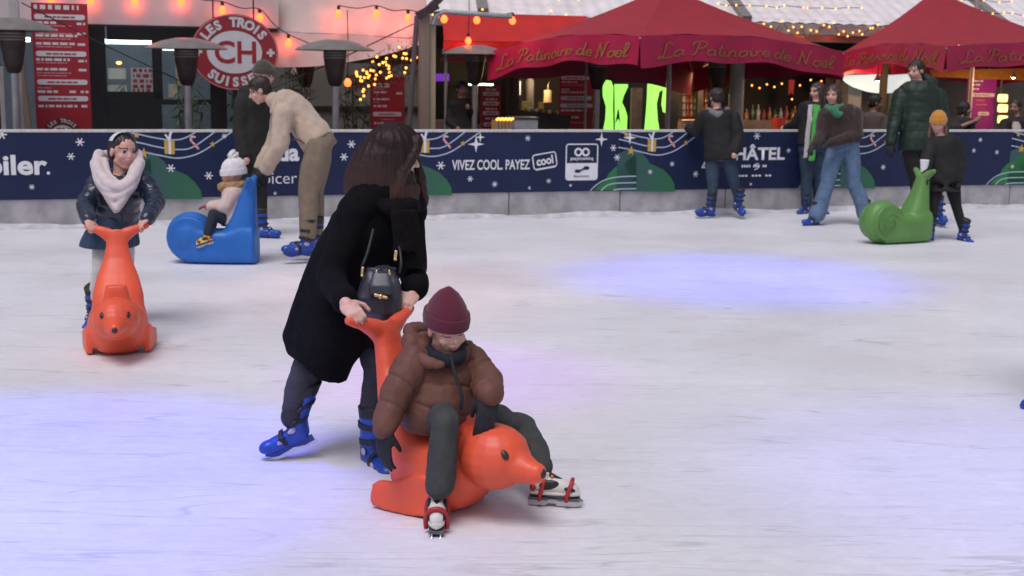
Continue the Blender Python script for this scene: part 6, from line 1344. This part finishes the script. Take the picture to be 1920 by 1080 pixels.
F.set(pelvis=(1770, 330, .0), chest=(1768, 288, .0), neck=(1763, 258, .0), sho=[(1744, 272, .0), (1794, 272, .0)], elb=[(1738, 302, -.1), (1800, 304, .0)], wri=[(1736, 328, -.18), (1798, 336, -.06)],
      hip=[(1758, 338, .0), (1784, 338, .0)], kne=[(1750, 385, -.02), (1793, 386, .02)], ank=[(1745, 430, .0), (1806, 432, .03)])
H = Head(F.j(1759, 232, -.02), -22, 10, .20); H.soft = .75; F.body(H, skin2, .009, gloved=True)
F.jacket(M('black_jacket', (.0062, .0058, .006)), .035, 'coat', .012, (.088, .078, .064), t0=-.15, disp=folds(22, .006), skirt=[ring(F, 1769, 358, .0, 36/180, .16, -10)])
F.beanie(knit('mustard_knit', (.50, .21, .018), 120), tall=.70, rim=.1, tilt=.1, pom=None, k=1.05)
mb = MB(); mb.chain([(H.p(-.36, -.1, -.1), .02), (H.p(-.4, .0, -.5), .022), (H.p(-.38, .1, -.9), .016)]); mb.chain([(H.p(.36, -.1, -.1), .02), (H.p(.4, .0, -.5), .022), (H.p(.38, .1, -.9), .016)]); mb.blob('hair', M('fair_hair', (.16, .09, .05), .5, .3, 60), F.root, voxel=.009, it=1)
F.trousers(M('black_trousers', (.008, .008, .009)), (.098, .07, .056), 'leggings', voxel=.011); F.gloves(gl, (0, 1), .010, k=1.1, curl=40); F.skates((-70, 25), (0, 18), sc=.82)
# white paper cup standing on the green ride's handle
gp = Matrix.Translation(grn.location) @ Matrix.Rotation(R(206), 4, 'Z') @ V((-.355, .0, .742))
t = thing('paper_cup', 'white paper cup standing on the handle of the green skating aid', 'cup', tuple(gp)); 
MB().lathe([(.034, -.02), (.036, 0), (.046, .10), (.044, .10), (.034, .004)], 20).build('cup', M('white_paper', (.75, .75, .76), .6, .04), t, sm=40); MB().lathe([(.048, .10), (.048, .108), (.043, .114), (.001, .114)], 20).build('lid', M('white_lid', (.72, .72, .74), .4, .04), t, sm=40)
# skater leaving the frame at the right: only the feet reach in
F = Fig(1940, 772, 'skater in blue skates and dark trousers at the far right edge of the ice', .95)
F.set(pelvis=(2010, 440, .0), chest=(2000, 330, .0), neck=(1995, 260, .0), sho=[(1975, 290, -.15), (2010, 290, .15)], elb=[(1990, 380, -.2), (2030, 380, .2)], wri=[(1975, 450, -.2), (2010, 450, .2)],
      hip=[(2005, 450, -.08), (2015, 450, .08)], kne=[(2012, 590, .06), (2015, 600, -.1)], ank=[(1988, 716, .05), (1996, 748, -.08)])
H = Head(F.j(1980, 220, 0), -80, 5, .22); F.body(H, skin2, .014); F.jacket(M('black_jacket', (.0062, .0058, .006)), .03, voxel=.016)
F.hair(M('brown_hair', (.025, .016, .012)), voxel=.012); F.trousers(M('black_trousers', (.008, .008, .009)), voxel=.016); F.skates((-85, -80), (12, 12), sc=1.0)

# ================================================================ people behind the boards
F = Fig(1642, 374, 'man in brown jumper sitting behind the boards under the right umbrella', 1.0)
F.set(pelvis=(1636, 275, .0), chest=(1636, 236, .0), neck=(1638, 214, .0), sho=[(1620, 226, .1), (1656, 226, -.1)], elb=[(1616, 262, .12), (1660, 262, -.15)], wri=[(1640, 270, .2), (1675, 268, -.2)], hip=[(1632, 280, .1), (1640, 280, -.1)], kne=[(1680, 280, .12), (1684, 280, -.12)], ank=[(1680, 345, .12), (1684, 345, -.12)])
H = Head(F.j(1642, 194, 0), 85, 4, .23); F.body(H, skin3, .011); F.jacket(M('taupe_jumper', (.085, .06, .055), .95, .15), .03, 'jumper', .015); F.hair(M('black_hair', (.01, .009, .009), .6, .2), voxel=.011); F.trousers(M('black_trousers', (.008, .008, .009)), voxel=.016)
F = Fig(1800, 374, 'dark haired person with bare forearm sitting below the purple menu', .95)
F.set(pelvis=(1800, 275, .0), chest=(1802, 242, .0), neck=(1804, 222, .0), sho=[(1790, 232, .12), (1812, 232, -.12)], elb=[(1795, 240, -.3), (1822, 238, -.25)], wri=[(1825, 228, -.3), (1832, 226, -.2)], hip=[(1795, 280, .1), (1805, 280, -.1)], kne=[(1840, 280, .12), (1844, 280, -.12)], ank=[(1840, 345, .12), (1844, 345, -.12)])
H = Head(F.j(1808, 206, 0), 75, 0, .22); F.body(H, M('skin_tan', (.30, .15, .11), .5, .08), .011); F.jacket(M('dark_top', (.02, .018, .022), .9, .2), .02, 'top', .015, (.06, .05, .045), cuff=.15); F.hair(M('black_hair', (.01, .009, .009)), voxel=.011, length=.12); F.trousers(M('black_trousers', (.008, .008, .009)), voxel=.016)
F = Fig(1908, 374, 'person in dark jacket and pale shirt sitting at the right edge behind the boards', 1.0)
F.set(pelvis=(1910, 275, .0), chest=(1908, 244, .0), neck=(1906, 222, .0), sho=[(1884, 232, .0), (1934, 232, .0)], elb=[(1876, 258, -.1), (1940, 258, -.1)], wri=[(1895, 265, -.25), (1925, 265, -.25)], hip=[(1900, 280, .0), (1920, 280, .0)], kne=[(1895, 285, -.35), (1925, 285, -.35)], ank=[(1895, 345, -.3), (1925, 345, -.3)])
H = Head(F.j(1903, 202, 0), -40, 4, .225); F.body(H, M('skin_tan', (.30, .15, .11)), .011); F.jacket(M('black_jacket', (.0062, .0058, .006)), .03, 'jacket', .015); mb = MB(); mb.loft([(F.j(1906, 252, -.16), V((.06, 0, 0)), V((0, .03, 0))), (F.j(1906, 228, -.11), V((.07, 0, 0)), V((0, .04, 0)))], 14); mb.build('shirt', M('pale_shirt', (.45, .38, .35), .8, .1), F.root, True, 60); F.hair(M('brown_hair', (.025, .016, .012)), voxel=.011); F.trousers(M('black_trousers', (.008, .008, .009)), voxel=.016)
F = Fig(868, 358, 'vendor in dark clothes behind the counter of the food stall', 1.0)
F.set(pelvis=(870, 255, .0), chest=(868, 212, .0), neck=(866, 188, .0), sho=[(848, 198, .0), (888, 198, .0)], elb=[(842, 228, -.05), (894, 226, -.05)], wri=[(856, 240, -.25), (880, 205, -.2)], hip=[(861, 260, .0), (879, 260, .0)], kne=[(861, 305, .0), (879, 305, .0)], ank=[(861, 345, .0), (879, 345, .0)])
H = Head(F.j(866, 168, 0), 25, 6, .23); F.body(H, M('skin_tan', (.30, .15, .11)), .011); F.jacket(M('black_jacket', (.0062, .0058, .006)), .03, 'jacket', .015); F.hair(M('black_hair', (.01, .009, .009)), voxel=.011); F.trousers(M('black_trousers', (.008, .008, .009)), voxel=.016)
